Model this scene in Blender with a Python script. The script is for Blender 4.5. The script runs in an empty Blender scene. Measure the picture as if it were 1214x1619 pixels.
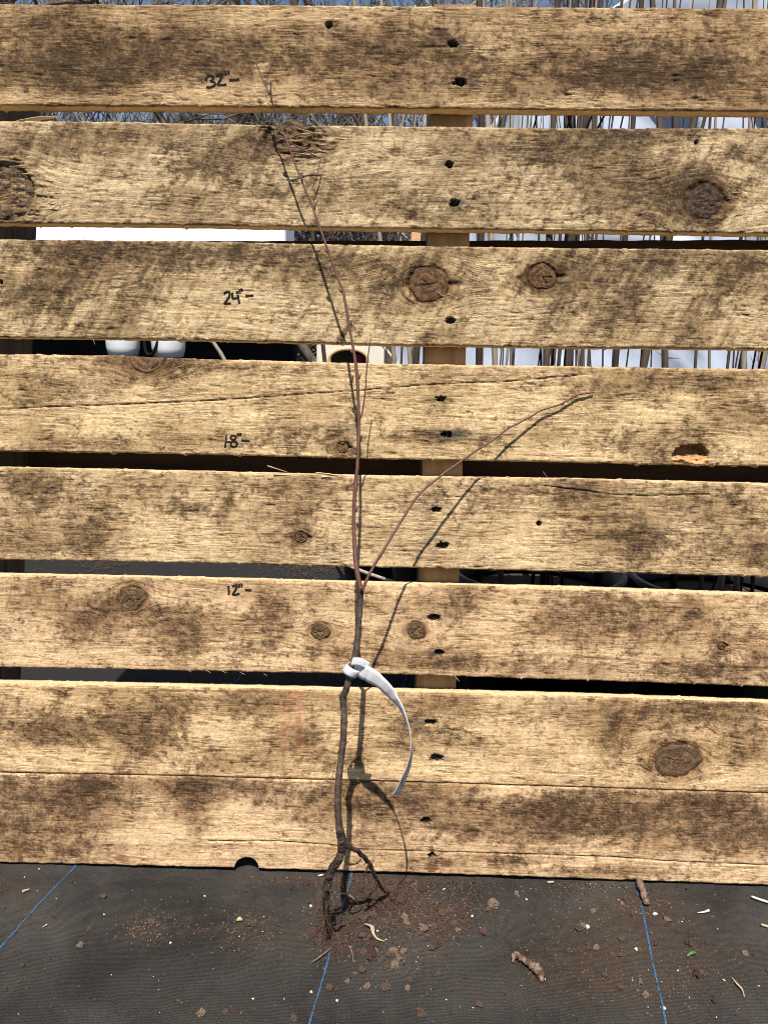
import bpy, math, random
import numpy as np
from mathutils import Vector

random.seed(7)
rng = np.random.default_rng(7)
R = math.radians
scene = bpy.context.scene
col = scene.collection

# ------------------------------------------------------------------ camera, sky, sun, exposure
F, CX, CY = 1258.0, 607.0, 809.5            # focal length and centre measured on the photograph
PITCH, YAW, ROLL = R(11.2), R(-1.0), R(-1.0)
CAM = np.array([0.0, -0.74, 0.532])
fwd = np.array([math.sin(YAW)*math.cos(PITCH), math.cos(YAW)*math.cos(PITCH), -math.sin(PITCH)])
rt0 = np.array([math.cos(YAW), -math.sin(YAW), 0.0])
up0 = np.cross(rt0, fwd)
rt = rt0*math.cos(ROLL) - up0*math.sin(ROLL)
up = up0*math.cos(ROLL) + rt0*math.sin(ROLL)
cd = bpy.data.cameras.new('camera')
cam = bpy.data.objects.new('camera', cd)
col.objects.link(cam)
from mathutils import Matrix
cam.matrix_world = Matrix(((rt[0], up[0], -fwd[0], CAM[0]), (rt[1], up[1], -fwd[1], CAM[1]),
                           (rt[2], up[2], -fwd[2], CAM[2]), (0, 0, 0, 1)))
cd.sensor_fit = 'VERTICAL'
cd.sensor_height = 24.0
cd.lens = 24.0*F/1619.0
cd.clip_start = 0.02
cd.clip_end = 400
scene.camera = cam

SUN_EL, SUN_AZ = R(61), R(0.5)              # high sun behind the camera, a hair from the left
sun_dir = np.array([-math.sin(SUN_AZ)*math.cos(SUN_EL), -math.cos(SUN_AZ)*math.cos(SUN_EL), math.sin(SUN_EL)])
world = bpy.data.worlds.new('World')
scene.world = world
world.use_nodes = True
wn = world.node_tree
sky = wn.nodes.new('ShaderNodeTexSky')
sky.sky_type = 'NISHITA'
sky.sun_disc = False
sky.sun_elevation = SUN_EL
sky.sun_rotation = math.pi + SUN_AZ
bg = wn.nodes['Background']
bg.inputs['Strength'].default_value = 0.06
wn.links.new(sky.outputs[0], bg.inputs['Color'])
sd = bpy.data.lights.new('sun', 'SUN')
sd.energy = 5.0
sd.angle = R(0.5)
sd.color = (1.0, 0.95, 0.88)
sun = bpy.data.objects.new('sun', sd)
col.objects.link(sun)
sun.rotation_euler = Vector(sun_dir).to_track_quat('Z', 'Y').to_euler()
sun.location = (0, -3, 5)
scene.view_settings.view_transform = 'Standard'
scene.view_settings.look = 'None'
scene.view_settings.gamma = 1.0
scene.view_settings.exposure = 0.85
scene.cycles.filter_width = 1.0

# ------------------------------------------------------------------ measuring helpers
LEAN = R(5.5)                                # the pallet leans back this much
WN = np.array([0, -math.cos(LEAN), math.sin(LEAN)])     # out of the pallet's face
WV = np.array([0, math.sin(LEAN), math.cos(LEAN)])      # up the pallet's face

def ray(x, y):
    return fwd + rt*(x-CX)/F - up*(y-CY)/F

def wall(x, y, w=0.0):                       # measured photo position -> point w in front of the pallet's face
    d = ray(x, y)
    return CAM + d*((w - WN @ CAM)/(WN @ d))

def wall_uv(x, y):
    p = wall(x, y)
    return p[0], p @ WV

def at_y(x, y, Y):
    d = ray(x, y)
    return CAM + d*((Y-CAM[1])/d[1])

def ground_at(x, y, z=0.0):
    d = ray(x, y)
    return CAM + d*((z-CAM[2])/d[2])

def uvw(u, v, w):
    return np.array([u, 0, 0]) + WV*v + WN*w

def photo_xy(u, v):                          # pallet coordinates -> measured photo position (for laying out the features)
    P = u[..., None]*np.array([1.0, 0, 0]) + v[..., None]*WV - CAM
    z = P @ fwd
    return CX + F*(P @ rt)/z, CY - F*(P @ up)/z

# ------------------------------------------------------------------ noise
_tab = {}
def pn(x, y, seed=0):
    x, y = np.broadcast_arrays(np.asarray(x, float), np.asarray(y, float))
    if seed not in _tab:
        r = np.random.default_rng(seed+1000)
        p_ = r.permutation(512); ang = r.random(512)*2*np.pi
        _tab[seed] = (p_, np.cos(ang), np.sin(ang))
    perm, gx, gy = _tab[seed]
    xi = np.floor(x).astype(np.int64); yi = np.floor(y).astype(np.int64)
    xf = x-xi; yf = y-yi
    sx = xf*xf*xf*(xf*(xf*6-15)+10); sy = yf*yf*yf*(yf*(yf*6-15)+10)
    def g(ix, iy, dx, dy):
        h = perm[(perm[ix & 511] + iy) & 511]
        return gx[h]*dx + gy[h]*dy
    a = g(xi, yi, xf, yf); b = g(xi+1, yi, xf-1, yf)
    c = g(xi, yi+1, xf, yf-1); d = g(xi+1, yi+1, xf-1, yf-1)
    return 1.45*((a+(b-a)*sx) + ((c+(d-c)*sx) - (a+(b-a)*sx))*sy)

def fbm(x, y, o=4, seed=0, gain=.5):
    t = 0; a = 1; s = 0
    for i in range(o):
        t = t + a*pn(x*2**i, y*2**i, seed+17*i); s += a; a *= gain
    return t/s*1.35

def sstep(a, b, x):
    t = np.clip((x-a)/(b-a), 0, 1)
    return t*t*(3-2*t)

# ------------------------------------------------------------------ object helpers
def put(name, me, mat=None, parent=None):
    o = bpy.data.objects.new(name, me)
    col.objects.link(o)
    if mat is not None and not me.materials:
        me.materials.append(mat)
    if parent is not None:
        o.parent = parent
    return o

def mesh_of(name, verts, faces, smooth=True):
    me = bpy.data.meshes.new(name)
    me.from_pydata([tuple(map(float, v)) for v in verts], [], [tuple(int(i) for i in f) for f in faces])
    if smooth:
        me.polygons.foreach_set('use_smooth', [True]*len(me.polygons))
    me.update()
    return me

def tag(o, label=None, cat=None, group=None, kind=None):
    if label: o['label'] = label
    if cat: o['category'] = cat
    if group: o['group'] = group
    if kind: o['kind'] = kind
    return o

def empty(name, loc, label, cat, group=None):
    o = bpy.data.objects.new(name, None)
    o.empty_display_size = .02
    o.location = tuple(map(float, loc))
    col.objects.link(o)
    return tag(o, label, cat, group)

def part(name, me, mat, parent):             # part given in world coordinates under an Empty that only has a location
    o = put(name, me, mat, parent)
    root = parent
    off = Vector((0, 0, 0))
    while root is not None:
        off += root.location
        root = root.parent
    if off.length > 0:
        me.transform(Matrix.Translation(-off))
    return o

def grid_mesh(name, P, cols=None, uv=None, close_back=False):
    """P: rows x cols x 3"""
    n, m = P.shape[:2]
    idx = np.arange(n*m).reshape(n, m)
    q = np.stack([idx[:-1, :-1], idx[1:, :-1], idx[1:, 1:], idx[:-1, 1:]], -1).reshape(-1, 4)
    if close_back:
        b = np.stack([idx[-1, :-1], idx[0, :-1], idx[0, 1:], idx[-1, 1:]], -1)
        q = np.concatenate([q, b])
    me = bpy.data.meshes.new(name)
    me.vertices.add(n*m)
    me.vertices.foreach_set('co', P.reshape(-1).astype(np.float32))
    ncap = 2 if close_back else 0
    nl = q.size + (2*n if close_back else 0)
    me.loops.add(nl)
    li = q.reshape(-1)
    starts = np.arange(len(q))*4
    if close_back:
        li = np.concatenate([li, idx[:, 0][::-1], idx[:, -1]])
        starts = np.concatenate([starts, [q.size, q.size+n]])
    me.loops.foreach_set('vertex_index', li.astype(np.int32))
    me.polygons.add(len(q)+ncap)
    me.polygons.foreach_set('loop_start', starts.astype(np.int32))
    me.polygons.foreach_set('use_smooth', np.ones(len(q)+ncap, bool))
    me.update(calc_edges=True)
    if cols is not None:
        a = me.color_attributes.new('tone', 'FLOAT_COLOR', 'POINT')
        c4 = np.ones((n*m, 4), np.float32)
        c4[:, :cols.shape[-1]] = cols.reshape(-1, cols.shape[-1])
        a.data.foreach_set('color', c4.reshape(-1))
    if uv is not None:
        l = me.uv_layers.new(name='grain')
        l.data.foreach_set('uv', uv.reshape(-1, 2)[li].astype(np.float32).reshape(-1))
    me.validate()
    return me

def tube(pts, rad, n=8, wob=0.0, seed=0, cap=True):
    pts = np.asarray(pts, float); k = len(pts)
    rad = np.broadcast_to(np.asarray(rad, float), (k,))
    tan = np.gradient(pts, axis=0)
    tan /= np.linalg.norm(tan, axis=1)[:, None]+1e-12
    ref = np.array([.31, .94, .1])
    a = np.cross(tan, ref); a /= np.linalg.norm(a, axis=1)[:, None]+1e-12
    b = np.cross(tan, a)
    th = np.arange(n)*2*np.pi/n
    rr = rad[:, None]*np.ones((1, n))
    if wob:
        rr = rr*(1+wob*np.random.default_rng(seed).normal(size=(k, n)))
    V = pts[:, None]+rr[..., None]*(a[:, None]*np.cos(th)[None, :, None]+b[:, None]*np.sin(th)[None, :, None])
    verts = V.reshape(-1, 3)
    faces = [(i*n+j, i*n+(j+1) % n, (i+1)*n+(j+1) % n, (i+1)*n+j) for i in range(k-1) for j in range(n)]
    if cap:
        faces += [tuple(range(n))[::-1], tuple((k-1)*n+j for j in range(n))]
    return verts, faces

def join(parts):
    V = []; Fc = []; o = 0
    for v, f in parts:
        V.append(np.asarray(v, float)); Fc += [tuple(i+o for i in q) for q in f]; o += len(v)
    return np.concatenate(V), Fc

def spline(pts, n):                          # Catmull-Rom through the given points
    p = np.asarray(pts, float)
    p = np.vstack([2*p[0]-p[1], p, 2*p[-1]-p[-2]])
    segs = len(p)-3
    out = []
    for t in np.linspace(0, segs-1e-6, n):
        i = int(t); f = t-i
        a, b, c, d = p[i:i+4]
        out.append(.5*((2*b)+(-a+c)*f+(2*a-5*b+4*c-d)*f*f+(-a+3*b-3*c+d)*f**3))
    return np.array(out)

def box_vf(lo, hi):
    x0, y0, z0 = lo; x1, y1, z1 = hi
    v = [(x0,y0,z0),(x1,y0,z0),(x1,y1,z0),(x0,y1,z0),(x0,y0,z1),(x1,y0,z1),(x1,y1,z1),(x0,y1,z1)]
    f = [(0,3,2,1),(4,5,6,7),(0,1,5,4),(1,2,6,5),(2,3,7,6),(3,0,4,7)]
    return v, f

# ------------------------------------------------------------------ materials
def new_mat(name):
    m = bpy.data.materials.new(name)
    m.use_nodes = True
    nt = m.node_tree
    return m, nt, nt.nodes['Principled BSDF']

def nd(nt, t, **kw):
    n = nt.nodes.new(t)
    for k, v in kw.items():
        if k in n.inputs.keys(): n.inputs[k].default_value = v
        else: setattr(n, k, v)
    return n

def ramp(nt, src, stops):
    r = nt.nodes.new('ShaderNodeValToRGB')
    e = r.color_ramp.elements
    while len(e) < len(stops): e.new(.5)
    for i, (p, c) in enumerate(stops):
        e[i].position = p
        e[i].color = (*c, 1) if len(c) == 3 else c
    nt.links.new(src, r.inputs[0])
    return r.outputs[0]

def mix(nt, f, a, b, mode='MIX'):
    n = nt.nodes.new('ShaderNodeMix')
    n.data_type = 'RGBA'; n.blend_type = mode
    for i, s in ((0, f), (6, a), (7, b)):
        if isinstance(s, (int, float)): n.inputs[i].default_value = s
        elif isinstance(s, tuple): n.inputs[i].default_value = (*s, 1)
        else: nt.links.new(s, n.inputs[i])
    return n.outputs[2]

def mottled(name, c1, c2, scale=60, rough=.8, bump=.3, dist=.001, detail=6, spec=.3, stretch=(1, 1, 1), c3=None, scale3=8):
    m, nt, b = new_mat(name)
    tc = nd(nt, 'ShaderNodeTexCoord')
    mp = nd(nt, 'ShaderNodeMapping'); mp.inputs['Scale'].default_value = stretch
    nt.links.new(tc.outputs['Object'], mp.inputs[0])
    n = nd(nt, 'ShaderNodeTexNoise', Scale=scale, Detail=detail, Roughness=.65)
    nt.links.new(mp.outputs[0], n.inputs['Vector'])
    c = ramp(nt, n.outputs[0], [(.32, c1), (.68, c2)])
    if c3:
        n3 = nd(nt, 'ShaderNodeTexNoise', Scale=scale3, Detail=5)
        nt.links.new(mp.outputs[0], n3.inputs['Vector'])
        f = ramp(nt, n3.outputs[0], [(.48, (0, 0, 0)), (.62, (1, 1, 1))])
        c = mix(nt, f, c, c3)
    nt.links.new(c, b.inputs['Base Color'])
    b.inputs['Roughness'].default_value = rough
    b.inputs['Specular IOR Level'].default_value = spec
    if bump:
        bp = nd(nt, 'ShaderNodeBump', Strength=bump, Distance=dist)
        nt.links.new(n.outputs[0], bp.inputs['Height'])
        nt.links.new(bp.outputs[0], b.inputs['Normal'])
    return m

def wood_mat(name, fine=.5, fibre_strength=.35):
    """tone attribute carries the wood's own colour, stains and painted fibre shading; the grain UV follows the fibres round the knots"""
    m, nt, b = new_mat(name)
    at = nd(nt, 'ShaderNodeAttribute', attribute_name='tone')
    uvn = nd(nt, 'ShaderNodeUVMap', uv_map='grain')
    def fib(sx, sy, detail):
        mp = nd(nt, 'ShaderNodeMapping'); mp.inputs['Scale'].default_value = (sx, sy, 1)
        nt.links.new(uvn.outputs[0], mp.inputs[0])
        n = nd(nt, 'ShaderNodeTexNoise', Scale=1, Detail=detail, Roughness=.6)
        nt.links.new(mp.outputs[0], n.inputs['Vector'])
        return n.outputs[0]
    f1 = fib(48, 1250, 6)
    f2 = fib(520, 1300, 6)
    f3 = fib(35, 420, 4)
    k1 = ramp(nt, f1, [(.30, (.40, .36, .33)), (.46, (.92, .91, .90)), (.68, (1.34, 1.36, 1.40))])
    k3 = ramp(nt, f3, [(.32, (.74, .71, .67)), (.52, (1, 1, 1)), (.7, (1.10, 1.10, 1.10))])
    k2 = ramp(nt, f2, [(.3, (.58, .55, .52)), (.5, (1, 1, 1)), (.7, (1.25, 1.25, 1.25))])
    c = mix(nt, at.outputs['Alpha'], at.outputs['Color'], mix(nt, 1.0, at.outputs['Color'], k1, 'MULTIPLY'))
    c = mix(nt, .75, c, mix(nt, 1.0, c, k3, 'MULTIPLY'))
    c = mix(nt, .85, c, mix(nt, 1.0, c, k2, 'MULTIPLY'))
    mpb = nd(nt, 'ShaderNodeMapping'); mpb.inputs['Scale'].default_value = (190, 330, 1)
    nt.links.new(uvn.outputs[0], mpb.inputs[0])
    bl = nd(nt, 'ShaderNodeTexNoise', Scale=1, Detail=9, Roughness=.78)
    nt.links.new(mpb.outputs[0], bl.inputs['Vector'])
    kb = ramp(nt, bl.outputs[0], [(.36, (.42, .39, .36)), (.46, (.90, .89, .88)), (.56, (1.04, 1.04, 1.04)), (.66, (1.30, 1.30, 1.30))])
    c = mix(nt, .85, c, mix(nt, 1.0, c, kb, 'MULTIPLY'))
    nt.links.new(c, b.inputs['Base Color'])
    b.inputs['Roughness'].default_value = .85
    b.inputs['Specular IOR Level'].default_value = .15
    h = nd(nt, 'ShaderNodeMath', operation='ADD')
    nt.links.new(f1, h.inputs[0]); nt.links.new(f2, h.inputs[1])
    bp = nd(nt, 'ShaderNodeBump', Strength=fine, Distance=.0016)
    bs = nd(nt, 'ShaderNodeMath', operation='MULTIPLY'); bs.inputs[1].default_value = fine
    nt.links.new(at.outputs['Alpha'], bs.inputs[0]); nt.links.new(bs.outputs[0], bp.inputs['Strength'])
    nt.links.new(h.outputs[0], bp.inputs['Height'])
    nt.links.new(bp.outputs[0], b.inputs['Normal'])
    return m

M = {}
M['board'] = wood_mat('weathered_board', .62)
M['knot'] = mottled('knot_wood', (.045, .024, .012), (.17, .095, .05), 320, .8, .7, .001, stretch=(1, 1, 1))
M['knot_dark'] = mottled('knot_dark', (.02, .013, .008), (.16, .10, .055), 300, .9, .9, .002)
M['nail'] = mottled('rusty_nail', (.012, .009, .008), (.04, .025, .018), 500, .6, .4, .0004)
M['marker'] = mottled('marker_ink', (.006, .006, .006), (.016, .014, .013), 900, .8, 0, spec=.08)
M['splinter'] = mottled('fresh_splinter', (.34, .24, .13), (.55, .41, .24), 260, .8, .4, .0005, stretch=(.15, 1, 1))
M['stringer'] = mottled('stringer_wood', (.21, .135, .065), (.34, .23, .12), 70, .85, .5, .001, stretch=(1.5, 1, .12), c3=(.16, .105, .055), scale3=14)
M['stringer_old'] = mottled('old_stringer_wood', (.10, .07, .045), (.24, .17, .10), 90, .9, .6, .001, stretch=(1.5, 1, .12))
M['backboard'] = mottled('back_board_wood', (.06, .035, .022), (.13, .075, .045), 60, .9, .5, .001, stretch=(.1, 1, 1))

# ------------------------------------------------------------------ ground fabric
def fabric_mat():
    m, nt, b = new_mat('woven_ground_fabric')
    tc = nd(nt, 'ShaderNodeTexCoord')
    obj = tc.outputs['Object']
    dist = nd(nt, 'ShaderNodeTexNoise', Scale=9, Detail=2)
    nt.links.new(obj, dist.inputs['Vector'])
    def wave(axis, scale, dd):
        w = nd(nt, 'ShaderNodeTexWave', Scale=scale, Distortion=dd, bands_direction=axis)
        w.inputs['Detail'].default_value = 1.5
        w.inputs['Detail Scale'].default_value = 1.0
        nt.links.new(obj, w.inputs['Vector'])
        return w.outputs['Fac']
    wx = wave('X', 150, 1.2)
    wy = wave('Y', 210, 1.0)
    dust = nd(nt, 'ShaderNodeTexNoise', Scale=7, Detail=8, Roughness=.62, Distortion=.6)
    nt.links.new(obj, dust.inputs['Vector'])
    fine = nd(nt, 'ShaderNodeTexNoise', Scale=600, Detail=4, Roughness=.7)
    nt.links.new(obj, fine.inputs['Vector'])
    c = ramp(nt, wx, [(.15, (.0115, .0112, .0108)), (.8, (.0205, .0199, .0192))])
    cy = ramp(nt, wy, [(.2, (.93, .93, .93)), (.8, (1.05, 1.05, 1.05))])
    c = mix(nt, 1.0, c, cy, 'MULTIPLY')
    d = ramp(nt, dust.outputs[0], [(.36, (0, 0, 0)), (.72, (.85, .85, .85))])
    da = nd(nt, 'ShaderNodeAttribute', attribute_name='tone')
    sep = nd(nt, 'ShaderNodeSeparateColor'); nt.links.new(da.outputs['Color'], sep.inputs[0])
    d = mix(nt, 1.0, d, sep.outputs[1], 'MULTIPLY')
    c = mix(nt, d, c, (.052, .049, .045))
    dn = nd(nt, 'ShaderNodeTexNoise', Scale=75, Detail=8, Roughness=.72)
    nt.links.new(obj, dn.inputs['Vector'])
    dm = nd(nt, 'ShaderNodeMath', operation='MULTIPLY_ADD'); dm.inputs[1].default_value = .42
    nt.links.new(sep.outputs[0], dm.inputs[0]); nt.links.new(dn.outputs[0], dm.inputs[2])
    dr = ramp(nt, dm.outputs[0], [(.56, (0, 0, 0)), (.82, (.85, .85, .85))])
    c = mix(nt, dr, c, (.044, .031, .022))
    g = ramp(nt, fine.outputs[0], [(.3, (.62, .62, .62)), (.7, (1.35, 1.33, 1.3))])
    c = mix(nt, 1.0, c, g, 'MULTIPLY')
    grit = nd(nt, 'ShaderNodeTexNoise', Scale=240, Detail=3, Roughness=.5)
    nt.links.new(obj, grit.inputs['Vector'])
    gr = ramp(nt, grit.outputs[0], [(.70, (0, 0, 0)), (.78, (.7, .7, .7))])
    c = mix(nt, gr, c, (.07, .046, .031))
    nt.links.new(c, b.inputs['Base Color'])
    b.inputs['Roughness'].default_value = .75
    b.inputs['Specular IOR Level'].default_value = .12
    a = nd(nt, 'ShaderNodeMath', operation='ADD'); nt.links.new(wx, a.inputs[0]); nt.links.new(wy, a.inputs[1])
    a2 = nd(nt, 'ShaderNodeMath', operation='ADD'); nt.links.new(a.outputs[0], a2.inputs[0]); nt.links.new(fine.outputs[0], a2.inputs[1])
    bp = nd(nt, 'ShaderNodeBump', Strength=.55, Distance=.0007)
    nt.links.new(a2.outputs[0], bp.inputs['Height'])
    nt.links.new(bp.outputs[0], b.inputs['Normal'])
    return m
M['fabric'] = fabric_mat()

def ground_h(x, y):
    near = np.exp(-(np.maximum(np.abs(x)-.6, 0)/.5)**2)*np.exp(-(np.maximum(-y-.5, 0)/.4)**2)*np.exp(-(np.maximum(y-2.2, 0)/.4)**2)
    h = .0022*fbm(x*7+3, y*9, 4, 5)+.0016*fbm(x*16+y*9, y*5-x*3, 3, 6)+.0006*fbm(x*30, y*26, 3, 9)
    # a soft fold running away from the viewer right of the middle
    fx = .105+.10*(y+.12)+.01*np.sin(y*30)
    h = h+.0035*np.exp(-((x-fx)/.006)**2)*sstep(-.05, -.11, y)
    h = h-.0022*np.exp(-((y+.003)/.02)**2)
    return near*h - .002*(1-near)

xs = np.concatenate([-np.geomspace(150, .62, 22), np.arange(-.6, .601, .005), np.geomspace(.62, 150, 22)])
ys = np.concatenate([-np.geomspace(60, .52, 14), np.arange(-.5, .06, .005), np.geomspace(.065, 200, 60)])
gx, gy = np.meshgrid(xs, ys)
gz = ground_h(gx, gy)
GP = np.stack([gx, gy, gz], -1)
_d = GP-CAM; _z = np.maximum(_d @ fwd, .05)
gX, gY = CX+F*(_d @ rt)/_z, CY-F*(_d @ up)/_z
dirt = np.zeros_like(gx)
for (x, y, rx, ry, s_) in ((600,1435,70,35,.6),(700,1450,90,40,.4),(620,1515,90,40,.3),(520,1470,45,45,.45),(560,1390,200,10,.5),(930,1490,120,70,.45),(1010,1430,80,30,.5),(1090,1510,130,80,.4),(400,1470,80,40,.45),(240,1465,60,30,.4),(30,1410,60,40,.5),(920,1560,200,50,.3),(860,1385,500,10,.4)):
    dirt += s_*np.exp(-((gX-x)/rx)**2-((gY-y)/ry)**2)
dirt = np.clip(dirt, 0, 1)*(gy > -.6)*(gy < .02)
ground = put('ground', grid_mesh('ground', GP[::-1], np.stack([dirt, 1-sstep(.0, .25, gy), dirt*0], -1)[::-1]), M['fabric'])
tag(ground, 'black woven ground fabric with dust and soil', kind='structure')

def gpt(px, py, z=0.0):
    p = ground_at(px, py)
    h = float(ground_h(np.array([p[0]]), np.array([p[1]]))[0])
    p[2] = h+z
    return p

M['stripe'] = mottled('blue_woven_thread', (.016, .06, .14), (.045, .13, .27), 500, .6, .3, .0004, c3=(.035, .05, .075), scale3=70)
def stripe(p0, p1, ext0, ext1):
    a = ground_at(*p0)[:2]; b = ground_at(*p1)[:2]
    d = b-a; L = np.linalg.norm(d); d /= L
    nrm = np.array([-d[1], d[0]])
    s = -ext0; parts = []; k = 0
    while s < L+ext1:                        # the stripe is a run of short slanted thread stitches
        c = a+d*s+nrm*(.0004*math.sin(s*60)+random.gauss(0, .00012))
        ln, wd, sk = .0030*random.uniform(.85, 1.1), .00095*random.uniform(.7, 1.1), .0006
        q = []
        for (i, j) in ((-.5, -1), (.5, -1), (.5, 1), (-.5, 1)):
            xy = c+d*(i*ln)+nrm*(j*wd)+d*(j*sk)
            q.append(xy)
        z = [float(ground_h(np.array([v[0]]), np.array([v[1]]))[0]) for v in q]
        V = [(*q[i], z[i]+.0002) for i in range(4)]
        V += [((q[i]*.8+c*.2)[0], (q[i]*.8+c*.2)[1], z[i]+.0009) for i in range(4)]
        parts.append((V, [(0, 1, 5, 4), (1, 2, 6, 5), (2, 3, 7, 6), (3, 0, 4, 7), (4, 5, 6, 7)]))
        s += .0034; k += 1
    v, f = join(parts)
    return put('blue_stripe', mesh_of('blue_stripe', v, f, False), M['stripe'], ground)
stripe((117, 1370), (0, 1503), 0.9, .12)
stripe((555, 1385), (490, 1619), 0.9, .12)
stripe((1012, 1425), (1052, 1619), .03, .12)

# ------------------------------------------------------------------ the pallet
pallet = empty('pallet', (0, 0, 0), 'weathered wooden pallet standing on edge on black ground fabric', 'pallet')
U0, U1 = -.458, .505
us = np.concatenate([np.arange(U0, -.415, .004), np.arange(-.415, .402, .001), np.arange(.402, U1, .004)])
THK = .015

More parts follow.
